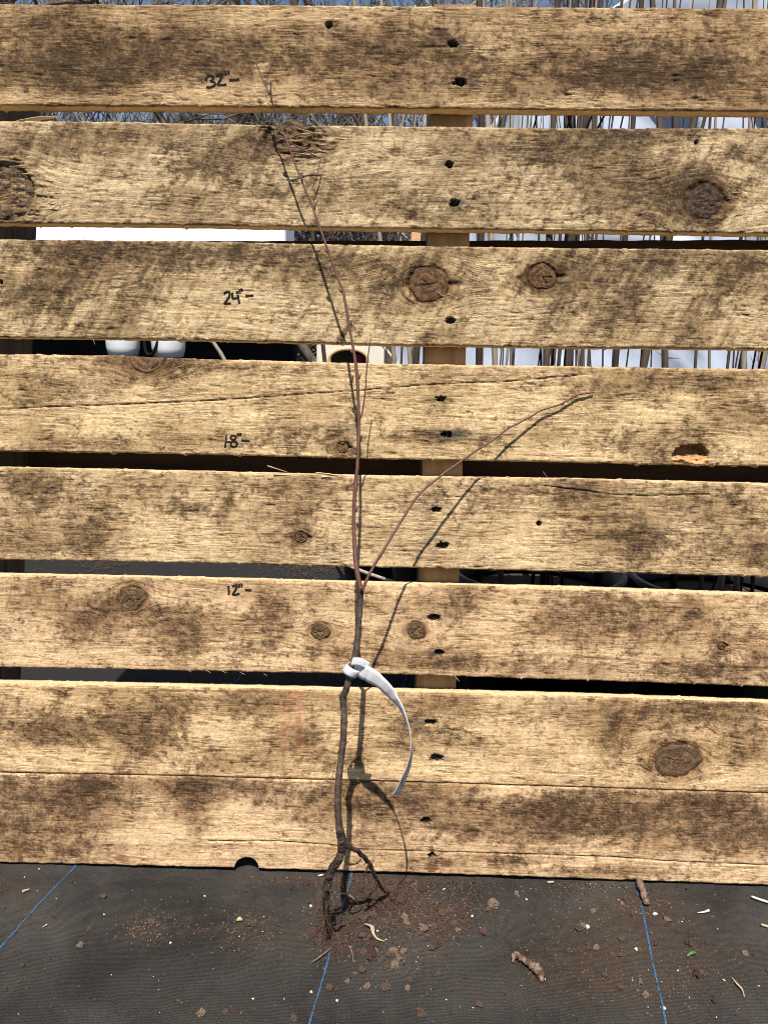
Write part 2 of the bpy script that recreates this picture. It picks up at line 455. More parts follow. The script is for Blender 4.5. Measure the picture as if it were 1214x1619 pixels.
# front edges of the boards (photo positions along the top edge, along the bottom edge), knots, stains
# knot: (x, y, rx, ry, style); stain: (x, y, rx, ry, strength, slant)
BOARDS = [
 dict(tint=(1,.96,.92), top=[(0,6),(400,7),(607,9),(1214,13)], bot=[(0,166),(300,168),(607,170),(900,173),(1214,176)], rough=1.15, tone=1.0,
      stains=[(250,85,190,42,.95,0),(90,30,70,24,.7,.3),(70,105,90,40,.55,0),(160,120,120,28,.6,0),(520,100,110,40,.5,0),(690,100,90,50,.55,.2),(880,110,120,40,.45,0),(1050,95,140,45,.7,0),(1110,125,110,26,.7,0),(1000,120,60,18,.5,0),(640,60,80,30,.5,0)],
      light=[(360,140,140,20,.6),(420,28,160,14,.4),(900,165,200,9,.5),(150,150,120,14,.4)],
      knots=[], nails=[(716,69,9,5),(727,130,9,5)], holes=[(520,39,5.5)], small=[(1130,22,14,8)]),
 dict(tint=(.96,1,1.03), top=[(0,191),(190,192),(300,195),(430,197),(607,199),(800,201),(960,203),(1214,202)], bot=[(0,352),(300,355),(607,361),(900,364),(1214,369)], rough=1.0, tone=1.14, saw=.30, diag=.55,
      stains=[(180,212,90,16,.55,.1),(60,225,70,22,.45,.5),(390,235,60,40,.6,.6),(300,285,120,40,.35,.5),(860,235,120,34,.7,.3),(960,215,60,24,.55,.5),(1060,300,70,60,.75,0),(1120,205,90,14,.55,.2),(930,300,90,40,.4,.3),(1115,318,60,44,.6,0),(650,335,28,20,.5,0),(1180,240,40,14,.5,0),(760,330,70,26,.3,0),(500,310,120,30,.3,0)],
      light=[(110,310,110,40,.5),(720,265,110,26,.35),(1190,340,40,26,.5),(560,230,70,22,.4)],
      knots=[(12,302,40,42,'broken'),(458,216,36,26,'broken'),(1113,318,30,27,'dark')], nails=[(710,260,6.5,6),(718,321,7.5,5)], holes=[(1100,225,2.6)], small=[(650,340,12,10),(667,258,16,4),(832,351,8,5)]),
 dict(tint=(.97,1,1.0), top=[(0,378),(300,381),(607,388),(900,392),(1214,395)], bot=[(0,533),(300,537),(607,545),(900,549),(1214,552)], rough=1.0, tone=1.12, saw=.30, diag=.75,
      stains=[(120,440,45,70,.85,.8),(50,450,40,60,.55,.8),(160,395,170,16,.65,0),(230,470,40,60,.55,.8),(420,402,110,16,.55,0),(470,430,90,22,.45,.4),(300,415,120,20,.4,.3),(1000,465,40,70,.8,.8),(1130,470,36,60,.75,.8),(905,430,70,36,.55,.4),(870,500,30,40,.4,.8),(600,470,40,50,.4,.8),(730,410,60,20,.4,.3),(1060,415,120,18,.4,0),(1180,420,40,26,.4,0),(677,450,44,36,.45,0),(857,438,34,30,.5,0),(560,415,60,16,.4,0)],
      light=[(290,470,110,40,.45),(390,480,80,30,.35),(1060,470,60,40,.4),(760,420,50,10,.8),(740,500,90,30,.3)],
      knots=[(677,450,32,27,'round'),(857,438,22,20,'round')], nails=[(712,507,7,5)], holes=[(2,446,3)], small=[]),
 dict(tint=(1,1,.97), top=[(0,560),(180,562),(300,567),(607,575),(900,579),(1214,584)], bot=[(0,713),(300,718),(607,726),(900,731),(1050,735),(1214,737)], rough=1.05, tone=1.26,
      stains=[(232,578,60,26,.6,0),(310,580,60,14,.6,0),(430,584,70,9,.4,0),(90,610,60,40,.3,.5),(440,690,120,16,.4,0),(545,700,34,22,.5,0),(1130,600,90,16,.5,0),(960,610,120,20,.4,0),(700,690,46,9,.9,0),(690,632,30,6,.5,0),(1010,700,60,24,.35,.4),(1090,715,50,26,.4,0),(100,690,90,20,.3,0),(1180,655,60,20,.4,0),(200,700,120,12,.3,0)],
      light=[(160,680,160,30,.4),(330,650,160,20,.3),(850,640,160,30,.3)],
      knots=[(232,562,30,26,'flush'),(542,708,9,9,'round')], nails=[(697,631,8,4.5),(706,687,10,5)], holes=[], small=[(785,662,2.5,6),(1134,664,9,3)],
      cracks=[[(-40,650),(60,644),(180,640),(300,635),(400,629),(480,623),(560,618),(640,611),(720,606),(800,603),(860,598),(925,592)]], cavity=(1092,722,30,20)),
 dict(tint=(1,1,1), top=[(0,739),(300,745),(607,753),(900,757),(1214,765)], bot=[(0,885),(300,890),(607,897),(900,904),(1214,912)], rough=1.1, tone=1.24,
      stains=[(55,772,50,26,.85,.3),(150,830,36,36,.75,.3),(135,860,40,26,.55,0),(358,805,12,30,.75,.2),(300,800,40,14,.4,0),(255,770,60,14,.4,0),(480,768,80,12,.45,0),(475,848,26,16,.75,0),(475,805,44,28,.35,0),(980,838,50,22,.7,.2),(1015,862,38,28,.8,0),(905,775,44,30,.6,0),(770,775,60,14,.4,0),(1150,800,60,40,.4,0),(1200,870,30,40,.5,0),(700,790,60,20,.35,0),(40,860,50,20,.4,0),(1120,870,50,26,.4,0)],
      light=[(250,850,120,30,.45),(820,860,90,30,.5),(650,850,60,30,.4),(620,825,50,10,.4)],
      knots=[(476,850,10,9,'round')], nails=[(690,806,8,4),(700,863,9,5)], holes=[(852,828,4)], small=[(267,811,8,4),(925,820,10,5),(440,778,8,4)],
      cracks=[[(860,768),(910,774),(960,781),(1010,784),(1060,783),(1120,781)]]),
 dict(tint=(1.03,.98,.99), top=[(0,909),(300,915),(607,923),(900,930),(1214,941)], bot=[(0,1055),(180,1058),(300,1061),(607,1066),(900,1075),(1214,1086)], rough=.7, tone=1.28, drip=.15,
      stains=[(130,985,36,20,.75,.2),(180,955,50,24,.55,0),(300,1005,30,40,.8,.1),(255,990,24,30,.4,0),(427,990,30,46,.65,.1),(500,955,60,16,.35,0),(735,960,34,34,.65,.6),(1000,985,90,30,.65,0),(1095,970,15,13,.95,0),(940,950,60,16,.5,0),(700,1043,60,14,.6,0),(800,1050,120,9,.5,0),(1120,1060,90,18,.55,0),(1190,1040,30,30,.5,0),(530,1030,50,14,.45,0),(205,948,44,30,.4,0),(1142,1022,20,16,.6,0),(60,950,60,30,.35,0),(380,1020,30,20,.35,0),(850,990,50,30,.4,0)],
      light=[(60,1020,80,26,.5),(250,940,60,16,.5),(510,975,46,18,.9),(790,985,60,24,.7),(700,1000,50,26,.4)],
      knots=[(208,947,23,19,'flush'),(506,998,17,14,'flush'),(658,998,16,15,'flush'),(1141,1022,7,6,'round')], nails=[(686,977,9,4.5),(694,1032,7,4)], holes=[], small=[(482,986,4,4)],
      wavy=1),
 dict(tint=(1.02,.98,.96), top=[(0,1081),(300,1087),(607,1094),(900,1101),(1214,1112)], bot=[(0,1221),(300,1227),(607,1235),(900,1244),(1214,1254)], rough=.75, tone=1.28, drip=.15,
      stains=[(80,1155,80,26,.75,.1),(180,1150,46,16,.65,0),(260,1135,50,34,.8,.3),(225,1190,40,30,.6,.4),(390,1105,46,24,.65,.2),(480,1160,26,14,.75,0),(335,1205,60,16,.5,0),(640,1155,34,26,.55,0),(710,1170,50,20,.4,0),(700,1110,50,14,.55,0),(970,1160,24,50,.65,.2),(1140,1115,80,26,.7,0),(1060,1130,60,26,.5,0),(1180,1180,40,36,.45,0),(1068,1205,52,38,.5,0),(900,1130,60,14,.35,0),(560,1200,40,16,.4,0),(105,1098,10,6,.9,0),(500,1200,60,14,.4,0)],
      light=[(120,1195,120,16,.6),(760,1210,140,22,.7),(330,1150,50,30,.45),(1170,1225,60,18,.6),(840,1110,90,20,.4)],
      knots=[(1070,1203,37,29,'flush')], nails=[(681,1142,9,4.5),(690,1199,9,6)], holes=[], small=[(530,1210,3,6)],
      red=[(445,1140,6,55),(472,1150,8,60),(460,1105,8,16)]),
 dict(tint=(1.02,.97,1.0), top=[(0,1222.6),(300,1228.6),(607,1236.6),(900,1245.6),(1214,1255.6)], bot=[(0,1364),(300,1371),(607,1379),(900,1389),(1214,1400)], rough=.55, tone=1.28, drip=.15,
      stains=[(60,1262,110,30,.8,0),(155,1245,50,24,.9,0),(60,1310,90,16,.75,0),(40,1345,110,20,.75,0),(310,1280,26,50,.75,0),(310,1240,60,20,.6,0),(420,1250,90,20,.5,0),(500,1290,60,26,.4,0),(640,1270,70,34,.8,0),(720,1310,40,20,.5,0),(880,1270,60,26,.7,0),(960,1300,100,32,.95,0),(840,1300,60,26,.7,0),(1100,1270,90,24,.75,0),(1180,1300,60,36,.85,0),(1120,1330,60,20,.6,0),(760,1265,50,20,.5,0),(560,1255,40,30,.5,0),(820,1360,40,10,.5,0),(1000,1375,70,10,.4,0),(700,1360,60,10,.45,0)],
      light=[(250,1320,90,26,.8),(380,1310,60,34,.9),(230,1360,70,8,.7),(520,1320,60,24,.6),(800,1250,90,12,.5),(1140,1395,100,6,.5),(1080,1355,80,12,.4)],
      knots=[], nails=[(673,1298,6,5),(682,1353,5,4)], holes=[], small=[(683,1374,14,6),(193,1359,15,7),(681,1343,6,4)],
      cracks=[[(330,1330),(440,1330),(520,1336),(560,1343),(660,1346),(760,1349),(850,1351),(960,1355),(1060,1362),(1260,1370)]], notch=(390,1366,19)),
]

LIGHT = np.array([.600, .446, .258]); MID = np.array([.430, .302, .164]); BROWN = np.array([.175, .114, .062]); DARK = np.array([.052, .034, .021]); GREY = np.array([.22, .175, .125])

def px_seg_dist(X, Y, pl):
    best = np.full(X.shape, 1e9)
    for (x0, y0), (x1, y1) in zip(pl[:-1], pl[1:]):
        dx, dy = x1-x0, y1-y0
        t = np.clip(((X-x0)*dx+(Y-y0)*dy)/(dx*dx+dy*dy), 0, 1)
        best = np.minimum(best, np.hypot(X-x0-t*dx, Y-y0-t*dy))
    return best

def interp_edge(pl, uu):
    q = np.array([wall_uv(*p) for p in pl])
    v = np.interp(uu, q[:, 0], q[:, 1])
    s0 = (q[1, 1]-q[0, 1])/(q[1, 0]-q[0, 0]); s1 = (q[-1, 1]-q[-2, 1])/(q[-1, 0]-q[-2, 0])
    v = np.where(uu < q[0, 0], q[0, 1]+(uu-q[0, 0])*s0, v)
    return np.where(uu > q[-1, 0], q[-1, 1]+(uu-q[-1, 0])*s1, v)

def grain(u, v, B, sd):
    um, vm = u*1000, v*1000
    psi = vm+5*fbm(um/260, vm/120, 2, sd)+1.2*fbm(um/60, vm/30, 2, sd+1)
    for (kx, ky, rx, ry, st) in B['knots']:
        ku, kv = wall_uv(kx, ky); ku *= 1000; kv *= 1000
        a, b = rx/1.5*1.25, ry/1.5*1.25
        du, dv = um-ku, vm-kv
        r2 = (du/(a*1.25))**2+(dv/b)**2
        psi = psi-dv*np.minimum(1.0/(r2+.25), 1.15)*.82
    return psi

def surface(u, v, B, sd, edge=None):
    """height (m) and colour of a board's sawn face"""
    um, vm = u*1000, v*1000
    X, Y = photo_xy(u, v)
    psi = grain(u, v, B, sd)
    ro = B['rough']
    rp = sstep(-.30, .38, fbm(um/48, psi/18, 4, sd+3)+.25*(ro-.9))
    patch = .30+.85*rp
    # torn, overlapping fibre scales
    ph = psi/3.6+1.25*fbm(um/30, psi/5.5, 3, sd+4)
    ph2 = psi/2.5+1.2*fbm(um/18, psi/3.2, 3, sd+40)
    sc = 1-(ph-np.floor(ph)); sc2 = 1-(ph2-np.floor(ph2))
    amp = sstep(-.15, .55, fbm(um/26, psi/9, 3, sd+5))
    h = ro*patch*(.42*sc**1.5*amp+.16*sc2**1.5*sstep(-.3, .5, fbm(um/20, psi/6, 2, sd+41)))
    fib = fbm(um/15, psi/1.9, 3, sd+6, .7)
    h += ro*.30*fib*(.35+.75*rp)
    # torn-out slivers and dirt-filled checks
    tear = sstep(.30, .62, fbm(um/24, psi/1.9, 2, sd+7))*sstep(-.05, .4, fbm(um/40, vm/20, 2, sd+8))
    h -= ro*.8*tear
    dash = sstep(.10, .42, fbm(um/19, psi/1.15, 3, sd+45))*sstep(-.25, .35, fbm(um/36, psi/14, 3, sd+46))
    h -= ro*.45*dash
    h += .5*fbm(um/90, vm/40, 3, sd+9)
    # slanted band-saw marks
    saw = pn((um*.86+vm*-.5)/2.6, (um*.5+vm*.86)/70, sd+10)
    sawm = sstep(-.1, .45, fbm(um/80, vm/50, 2, sd+11))
    h += B.get('saw', .14)*saw*sawm
    # colour
    t = np.clip(.40+.60*fbm(um/60, psi/4, 4, sd+12, .6)+.32*fib*(.3+.8*rp), 0, 1)
    C = LIGHT*(1-t[..., None])+MID*t[..., None]
    ringn = pn(psi/3.1, um/400, sd+13)
    line = sstep(.30, .62, ringn)*sstep(-.35, .25, fbm(um/120, vm/40, 2, sd+14))
    C = C*(1-.24*line[..., None]*np.array([.8, 1, 1.15]))
    pale = sstep(.40, .52, pn(psi/7.5, um/500, sd+15))*sstep(.75, .55, pn(psi/7.5, um/500, sd+15))
    C = C*(1+.16*pale[..., None])
    D0 = np.zeros_like(um)
    wx = 20*fbm(um/24, vm/14, 5, sd+16, .65); wy = 12*fbm(um/24, vm/14, 5, sd+18, .65)
    for (x, y, rx, ry, s, sl) in B['stains']:
        dx = X+wx-x; dy = Y+wy-y
        dx = dx+dy*sl
        D0 += .82*s*np.exp(-((dx/rx)**2+(dy/ry)**2)*.85)
    for (x, y, rx, ry, s) in B['light']:
        D0 -= .55*s*np.exp(-(((X+wx-x)/rx)**2+((Y+wy-y)/ry)**2))
    m1 = fbm(um/38, vm/26, 5, sd+19, .6); m2 = .80*fbm((um+vm*.5)/8, vm/7, 5, sd+20, .78)+.62*fbm(um/15, psi/3.6, 5, sd+77, .75); m3 = 1.25*fbm(um/2.6, vm/2.0, 2, sd+21)
    ms = fbm((um*.86-vm*.5)/7, (um*.5+vm*.86)/45, 3, sd+47, .6)*B.get('diag', .25)
    md = fbm(um/4.5, vm/34, 3, sd+48, .6)*B.get('drip', .12)
    gr1 = fbm(um/13, vm/8.5, 6, sd+80, .82); gr2 = fbm(um/10, vm/5, 5, sd+86, .82)
    W = sstep(-.45, .62, D0*1.0+.62*fbm(um/85, vm/42, 4, sd+49)+.22*m2+.6*ms+md)
    D = sstep(.06, .54, D0*1.05+.55*gr1+.45*m1+.50*m2+.20*m3+ms+md-.05)
    D2 = sstep(.42, .80, D0*.70+.60*gr1+.32*m1+.66*m2+.40*m3+.8*ms+md)
    C = C*(1-W[..., None]*np.array([.50, .55, .61]))
    C = C*(1-.66*D[..., None])+BROWN*(.66*D[..., None])
    C = C*(1-.66*D2[..., None])+DARK*(.66*D2[..., None])
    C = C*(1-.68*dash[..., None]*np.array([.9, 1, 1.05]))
    G = sstep(.02, .34, gr1+.50*D0+.28*m1-.06)
    C = C*(1-G[..., None]*np.array([.50, .54, .58])*(.55+.45*sstep(-.3, .3, gr2))[..., None])
    L_ = sstep(.10, .40, gr2-.15*D0)
    C = C*(1+.20*L_[..., None]*np.array([1, 1.02, 1.05]))
    # long growth-ring lines, dark with a pale neighbour
    for per, dk, sdd in ((11.0, .42, 70), (17.0, .30, 74)):
        pp = psi/per+.35*pn(psi/60, um/300, sd+sdd); fr = pp-np.floor(pp)
        ln_ = np.exp(-(np.minimum(fr, 1-fr)*per/.55)**2)*sstep(.05, .4, fbm(um/110, np.floor(pp+.5)*7.7, 2, sd+sdd+1))
        lp_ = np.exp(-((fr-.13)*per/.7)**2)*sstep(.15, .5, fbm(um/90, np.floor(pp)*5.1, 2, sd+sdd+2))
        C = C*(1-dk*ln_[..., None]*np.array([.9, 1, 1.1]))*(1+.35*lp_[..., None])
        h -= .28*ln_
    gw = sstep(.1, .7, fbm(um/70, vm/40, 4, sd+22))*.14
    C = C*(1-gw[..., None])+GREY*(C.mean(-1)/.30)[..., None]*gw[..., None]
    sp = sstep(.52, .72, fbm(um/3.2, vm/2.4, 2, sd+23))*sstep(0, .5, fbm(um/40, vm/30, 2, sd+24))
    C = C*(1-.6*sp[..., None])
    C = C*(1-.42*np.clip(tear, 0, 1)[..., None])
    if B.get('wavy'):
        for pl in ([(500,1025),(560,1045),(640,1056),(720,1046),(800,1036),(880,1036),(960,1041),(1060,1052),(1214,1056)], [(100,1010),(200,1016),(300,1022),(420,1030)], [(720,1005),(800,1005),(845,1000),(800,975),(760,962)]):
            d = px_seg_dist(X+.25*wx, Y+.25*wy, pl)
            f = np.exp(-(d/2.2)**2)*.5
            C = C*(1-f[..., None]*np.array([.8, .9, 1.0])); h -= .25*f
    for (x, y, rx, ry) in B.get('red', []):
        f = np.exp(-(((X+.6*wx-x)/rx)**2+((Y+wy-y)/ry)**2))*sstep(-.35, .35, m2+.3*m3)*.5
        C = C*(1-f[..., None])+np.array([.34, .11, .06])*f[..., None]
    for pl in B.get('cracks', []):
        d = px_seg_dist(X, Y+.6*fbm(um/16, vm*0, 3, sd+25), pl)
        f = np.exp(-(d/.85)**2)*(.55+.45*sstep(-.2, .3, fbm(um/25, vm*0, 2, sd+75)))
        h -= 2.8*f; C = C*(1-.5*f[..., None])
    for (kx, ky, rx, ry, st) in B['knots']:
        ku, kv = wall_uv(kx, ky)
        a, b = rx/1.5, ry/1.5
        q = np.hypot((um-ku*1000)/a, (vm-kv*1000)/b)
        wob = q*(1+.06*fbm(um/9, vm/9, 2, sd+26))
        halo = np.exp(-np.maximum(wob-1, 0)*3.0)
        rings = pn(wob*7.5, np.arctan2(vm-kv*1000, um-ku*1000)*.8, sd+27)
        C[..., :3] = C[..., :3]*(1-.56*halo[..., None]*np.array([.86, 1, 1.1])*(.9+.3*sstep(0, .5, rings)[..., None]))
        h += .22*rings*np.exp(-np.maximum(wob-1, 0)*1.6)
        ins = sstep(1.03, .90, wob)
        if st == 'broken':
            chaos = sstep(2.0, .9, wob+.35*fbm(um/8, vm/5, 3, sd+28))
            rg = fbm(um/20, vm/2.4+.02*um, 4, sd+29, .7)
            right = sstep(0, .8, (um-ku*1000)/a)
            h += chaos*(2.0*rg*(1+.5*right)); h -= ins*4.0
            C = C*(1-.38*chaos[..., None]*sstep(.5, -.35, rg)[..., None])
            C = C*(1+.16*(chaos*right*sstep(0, .5, rg))[..., None])
        else:
            gm = sstep(-.15, .35, pn(np.cos(np.arctan2(vm-kv*1000, um-ku*1000)-.6)*1.6, um*0+kx, sd+76)+.35*np.cos(np.arctan2(vm-kv*1000, um-ku*1000)-.6))*(1.0 if st == 'flush' else .9)
            h -= ins*(1.6 if st != 'flush' else 1.0)
            h -= 1.2*np.exp(-((wob-1.0)/.07)**2)*gm
            if st in ('round', 'dark'):
                tr = np.exp(-(((X-kx-rx*1.25)/(rx*.45))**2+((Y-ky+ry*.05)/(ry*.16))**2))
                h -= 2.6*tr; C = C*(1-.45*tr[..., None])
                rs = sstep(1.9, 1.0, wob)*sstep(-.2, .4, fbm(um/6, vm/3, 3, sd+30))*sstep(0, .6, (um-ku*1000)/a)
                h += 1.2*rs*fbm(um/7, vm/2.2, 3, sd+31)
    for (x, y, rx, ry) in B['small']:
        q = np.hypot((X+.25*wx-x)/rx, (Y+.25*wy-y)/ry)
        f = sstep(1.15, .6, q)
        h -= .5*f; C = C*(1-.55*f[..., None]*np.array([.8, 1, 1.1]))
    for (x, y, rx, ry) in B['nails']:
        w2 = .55*fbm(um/3.0, vm/1.8, 3, sd+32)+.12*math.sin(x*7.7)
        q = np.hypot((X-x)/rx, (Y-y)/ry)+w2
        f = sstep(1.12, .80, q)
        h -= 6.0*f
        off = rx*.9*math.sin(x*3.1+y)
        g = np.exp(-((X-x-off)/(rx*2.4))**2-((Y-y+1)/(ry*1.25))**2)*(.35+.4*abs(math.sin(x*1.7)))*sstep(-.6, .2, m2)
        if bool(abs(x-706) < 3 and abs(y-687) < 3): g = np.maximum(g, .85*np.exp(-((X-x-12)/26)**2-((Y-y+1-.06*(x-X))/6.5)**2))
        C = C*(1-g[..., None])+np.array([.052, .052, .050])*(g[..., None])
        C = C*(1-.8*f[..., None])
    for (x, y, r) in B['holes']:
        q = np.hypot((X-x)/r, (Y-y)/r)
        f = sstep(1.1, .8, q)
        h -= 8*f; C = C*(1-.8*f[..., None])*(1-.25*np.exp(-((q-1.3)/.35)**2)[..., None])
    if 'cavity' in B:
        x, y, rx, ry = B['cavity']
        q = np.hypot((X-x)/rx, (Y-y)/ry)+.22*fbm(um/5, vm/7, 3, sd+33)
        f = sstep(1.05, .85, q)
        rg = fbm(um/8, vm/4, 3, sd+34)
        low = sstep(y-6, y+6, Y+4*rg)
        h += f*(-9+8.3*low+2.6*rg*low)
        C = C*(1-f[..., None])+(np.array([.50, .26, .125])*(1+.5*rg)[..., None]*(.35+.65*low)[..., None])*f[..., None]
        arc = np.exp(-((q-1.5-.25*rg)/.10)**2)+.7*np.exp(-((q-2.0)/.07)**2)
        h -= .7*arc; C = C*(1-.35*np.clip(arc, 0, 1)[..., None])
    C = np.clip(C*B['tone']*np.array(B.get('tint', (1, 1, 1)))*.83, .004, .62)
    C = np.concatenate([C, (.22+.78*rp)[..., None]], -1)
    return h/1000, C, psi/1000

NR = 104
TE = 7
boards = []
surf_cache = {}
for bi, B in enumerate(BOARDS):
    sd = 100*bi+11
    um = us*1000
    top = interp_edge(B['top'], us)+.0007*fbm(um/25, um*0+bi*9, 4, sd+50, .6)*1.0
    bot = interp_edge(B['bot'], us)+(.0010 if bi != 6 else .0004)*fbm(um/22, um*0+bi*9+4, 4, sd+51, .65)
    if bi < 7 and bi != 6:
        bot -= .0016*sstep(.45, .7, fbm(um/6, um*0, 2, sd+52))          # torn lower arris
    top += .0006*sstep(.3, .6, fbm(um/8, um*0, 2, sd+53))
    if 'notch' in B:
        nx, ny, nr = B['notch']
        nu, nv = wall_uv(nx, ny); r = nr/1500
        d = np.abs(us-nu)
        bot = np.where(d < r, np.maximum(bot, bot-.001+np.sqrt(np.maximum(r*r-d*d, 0))*.92+.001), bot)
    rr = np.linspace(0, 1, NR)[:, None]
    u = np.broadcast_to(us, (NR, len(us)))
    v = top[None]*(1-rr)+bot[None]*rr
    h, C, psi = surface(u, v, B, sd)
    de = np.minimum(top[None]-v, v-bot[None])
    rad = .0016+.0007*fbm(um/15, um*0, 2, sd+54)[None]
    k = np.clip(1-de/rad, 0, 1)
    w = h-rad*.8*k*k
    edges_u, edges_v, edges_w, edges_c, edges_p = [], [], [], [], []
    def edge_rows(vv, sign, s2):
        for j in range(TE):                                               # from the back arris to the front one
            f = j/(TE-.4)
            ww = -THK*(1-f)-.0012*f
            n = .0005*fbm(um/14, um*0+j*1.7, 3, s2, .7)*(1 if j else .4)
            yield us, vv+sign*(.0003*math.sin(f*3.1))+n*.7, np.full(len(us), ww)+np.minimum(w[0 if sign > 0 else -1]-0, 0)*.6*f, j
    tone = B['tone']
    def edge_col(s2, j):
        e = np.clip(.25+.5*fbm(um/30, um*0+j*.9, 3, s2, .7), 0, 1)[:, None]
        c = LIGHT*1.06*(1-e)+MID*e
        return np.concatenate([c, np.full((len(c), 1), .5)], 1)
    rows = []
    for (uu, vv, ww, j) in edge_rows(top, 1, sd+60):
        rows.append((uu, vv, ww, edge_col(sd+61, j), vv*1000+j*2.2))
    for q in range(NR):
        rows.append((u[q], v[q], w[q], C[q], psi[q]*1000))
    for (uu, vv, ww, j) in reversed(list(edge_rows(bot, -1, sd+70))):
        rows.append((uu, vv, ww, edge_col(sd+71, j), vv*1000-j*2.2))
    Ug = np.array([r_[0] for r_ in rows]); Vg = np.array([r_[1] for r_ in rows]); Wg = np.array([r_[2] for r_ in rows])
    Cg = np.array([r_[3] for r_ in rows]); Pg = np.array([r_[4] for r_ in rows])/1000
    P = Ug[..., None]*np.array([1.0, 0, 0])+Vg[..., None]*WV+Wg[..., None]*WN
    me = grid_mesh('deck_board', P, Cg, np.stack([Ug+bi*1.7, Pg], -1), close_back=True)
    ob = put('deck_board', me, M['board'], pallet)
    boards.append(ob)
    surf_cache[bi] = (B, sd)

def board_h(bi, u, v):
    B, sd = surf_cache[bi]
    return surface(np.atleast_1d(u), np.atleast_1d(v), B, sd)[0]

# knots, nails, splinters
def knot_mesh(kx, ky, rx, ry, st, seed):
    ku, kv = wall_uv(kx, ky)
    a, b = rx/1500, ry/1500
    nr_, nt_ = 16, 44
    th = np.arange(nt_)*2*np.pi/nt_
    wob = 1+.07*np.sin(th*2+seed*1.7)+.06*np.sin(th*3+seed)+.045*np.sin(th*5+2*seed)+.03*np.sin(th*11+seed)
    rngk = np.random.default_rng(seed)
    V = []; 
    c_ang = rngk.random(4)*2*np.pi
    for i in range(nr_+1):
        q = i/nr_
        for j in range(nt_):
            u = ku+a*.93*q*wob[j]*math.cos(th[j]); v = kv+b*.93*q*wob[j]*math.sin(th[j])
            um, vm = u*1000, v*1000
            w = -.0004+(.0005*(1-q*q) if st != 'flush' else .0001)
            w += .00030*math.sin(q*16+seed)*(1-.5*q)
            w += float(pn(um/2.2, vm/2.2, seed))*(.00045 if st in ('round', 'flush') else .0005)
            if st == 'flush': w += .0002*float(pn(um/1.0, vm/1.0, seed+1))
            if st in ('round', 'flush'):
                for m_, ca in enumerate(c_ang[:3]):
                    dd = abs((th[j]-ca+math.pi) % (2*math.pi)-math.pi)*q*a*1000
                    if dd < .55 and q < .62+.12*m_: w -= .0013
            if st == 'broken':
                w += -.0022+.0030*float(fbm(np.array((um+.6*vm)/9), np.array((vm-.3*um)/2.6), 3, seed+2))-.0022*(1-q)
            if st == 'dark':
                w += -.0008+.0012*float(pn(um/3, vm/2, seed+3))
            if q > .9: w -= (.0012 if st != 'flush' else .0007)*(q-.9)/.1
            V.append(uvw(u, v, w))
    P = np.array(V).reshape(nr_+1, nt_, 3)
    P = np.concatenate([P, P[:, :1]], 1)
    q = np.linspace(0, 1, nr_+1)[:, None]*np.ones((1, nt_+1))
    tt = np.linspace(0, 2*np.pi, nt_+1)[None]*np.ones((nr_+1, 1))
    ring = pn(q*9+.4*np.sin(tt*2+seed), np.cos(tt)*1.3+seed, seed)
    blot = fbm(P[..., 0]*160, P[..., 2]*160, 4, seed+5, .65)
    if st == 'broken': blot = 1.1*fbm((P[..., 0]+.6*P[..., 2])*90, (P[..., 2]-.3*P[..., 0])*420, 4, seed+5, .65)
    base = {'round': (.120, .066, .032), 'flush': (.118, .073, .040), 'dark': (.066, .044, .028), 'broken': (.13, .087, .052)}[st]
    C = np.array(base)*(1+(.14 if st == 'flush' else .28)*ring+.85*blot)[..., None]
    C *= (1-(.34 if st != 'flush' else .08)*sstep(.80, .97, q))[..., None]
    C *= np.where((np.abs(blot) < .035)[..., None], .45, 1)
    return grid_mesh('knot', P, np.clip(C, .006, .6), np.stack([tt*a*.6+seed, q*a+seed*.1], -1))

sp_meshes = []
for s in range(5):
    n = 7; V = []
    for i in range(n):
        f = i/(n-1); x = f-.5
        hw = .055*(1-abs(2*f-.7)**1.6*.55)*random.uniform(.7, 1.2)*(1 if i < n-1 else .15)
        z = .06*math.sin(f*3+s)
        V += [(x, -hw, z-hw*.6), (x, hw, z-hw*.4), (x, hw*.3, z+hw*.8)]
    Fc = [(i*3+j, i*3+(j+1) % 3, i*3+3+(j+1) % 3, i*3+3+j) for i in range(n-1) for j in range(3)]+[(0, 2, 1), (3*n-3, 3*n-2, 3*n-1)]
    me = mesh_of('splinter', V, Fc, False)
    me.materials.append(M['splinter'])
    sp_meshes.append(me)
wall_mat = Matrix(((1, 0, 0), (0, WV[1], WN[1]), (0, WV[2], WN[2]))).to_4x4()
def splinter(bi, px, py, length_px, ang, w=.001, tilt=0.0, thick=1.0, s=None):
    o = bpy.data.objects.new('splinter', sp_meshes[random.randrange(5) if s is None else s])
    col.objects.link(o); o.parent = boards[bi]
    p = wall(px, py, w)
    L = length_px/1500
    o.matrix_world = Matrix.Translation(Vector(p)) @ wall_mat @ Matrix.Rotation(ang, 4, 'Z') @ Matrix.Rotation(-tilt, 4, 'Y') @ Matrix.Diagonal((L, L*thick, L*thick, 1))
    return o

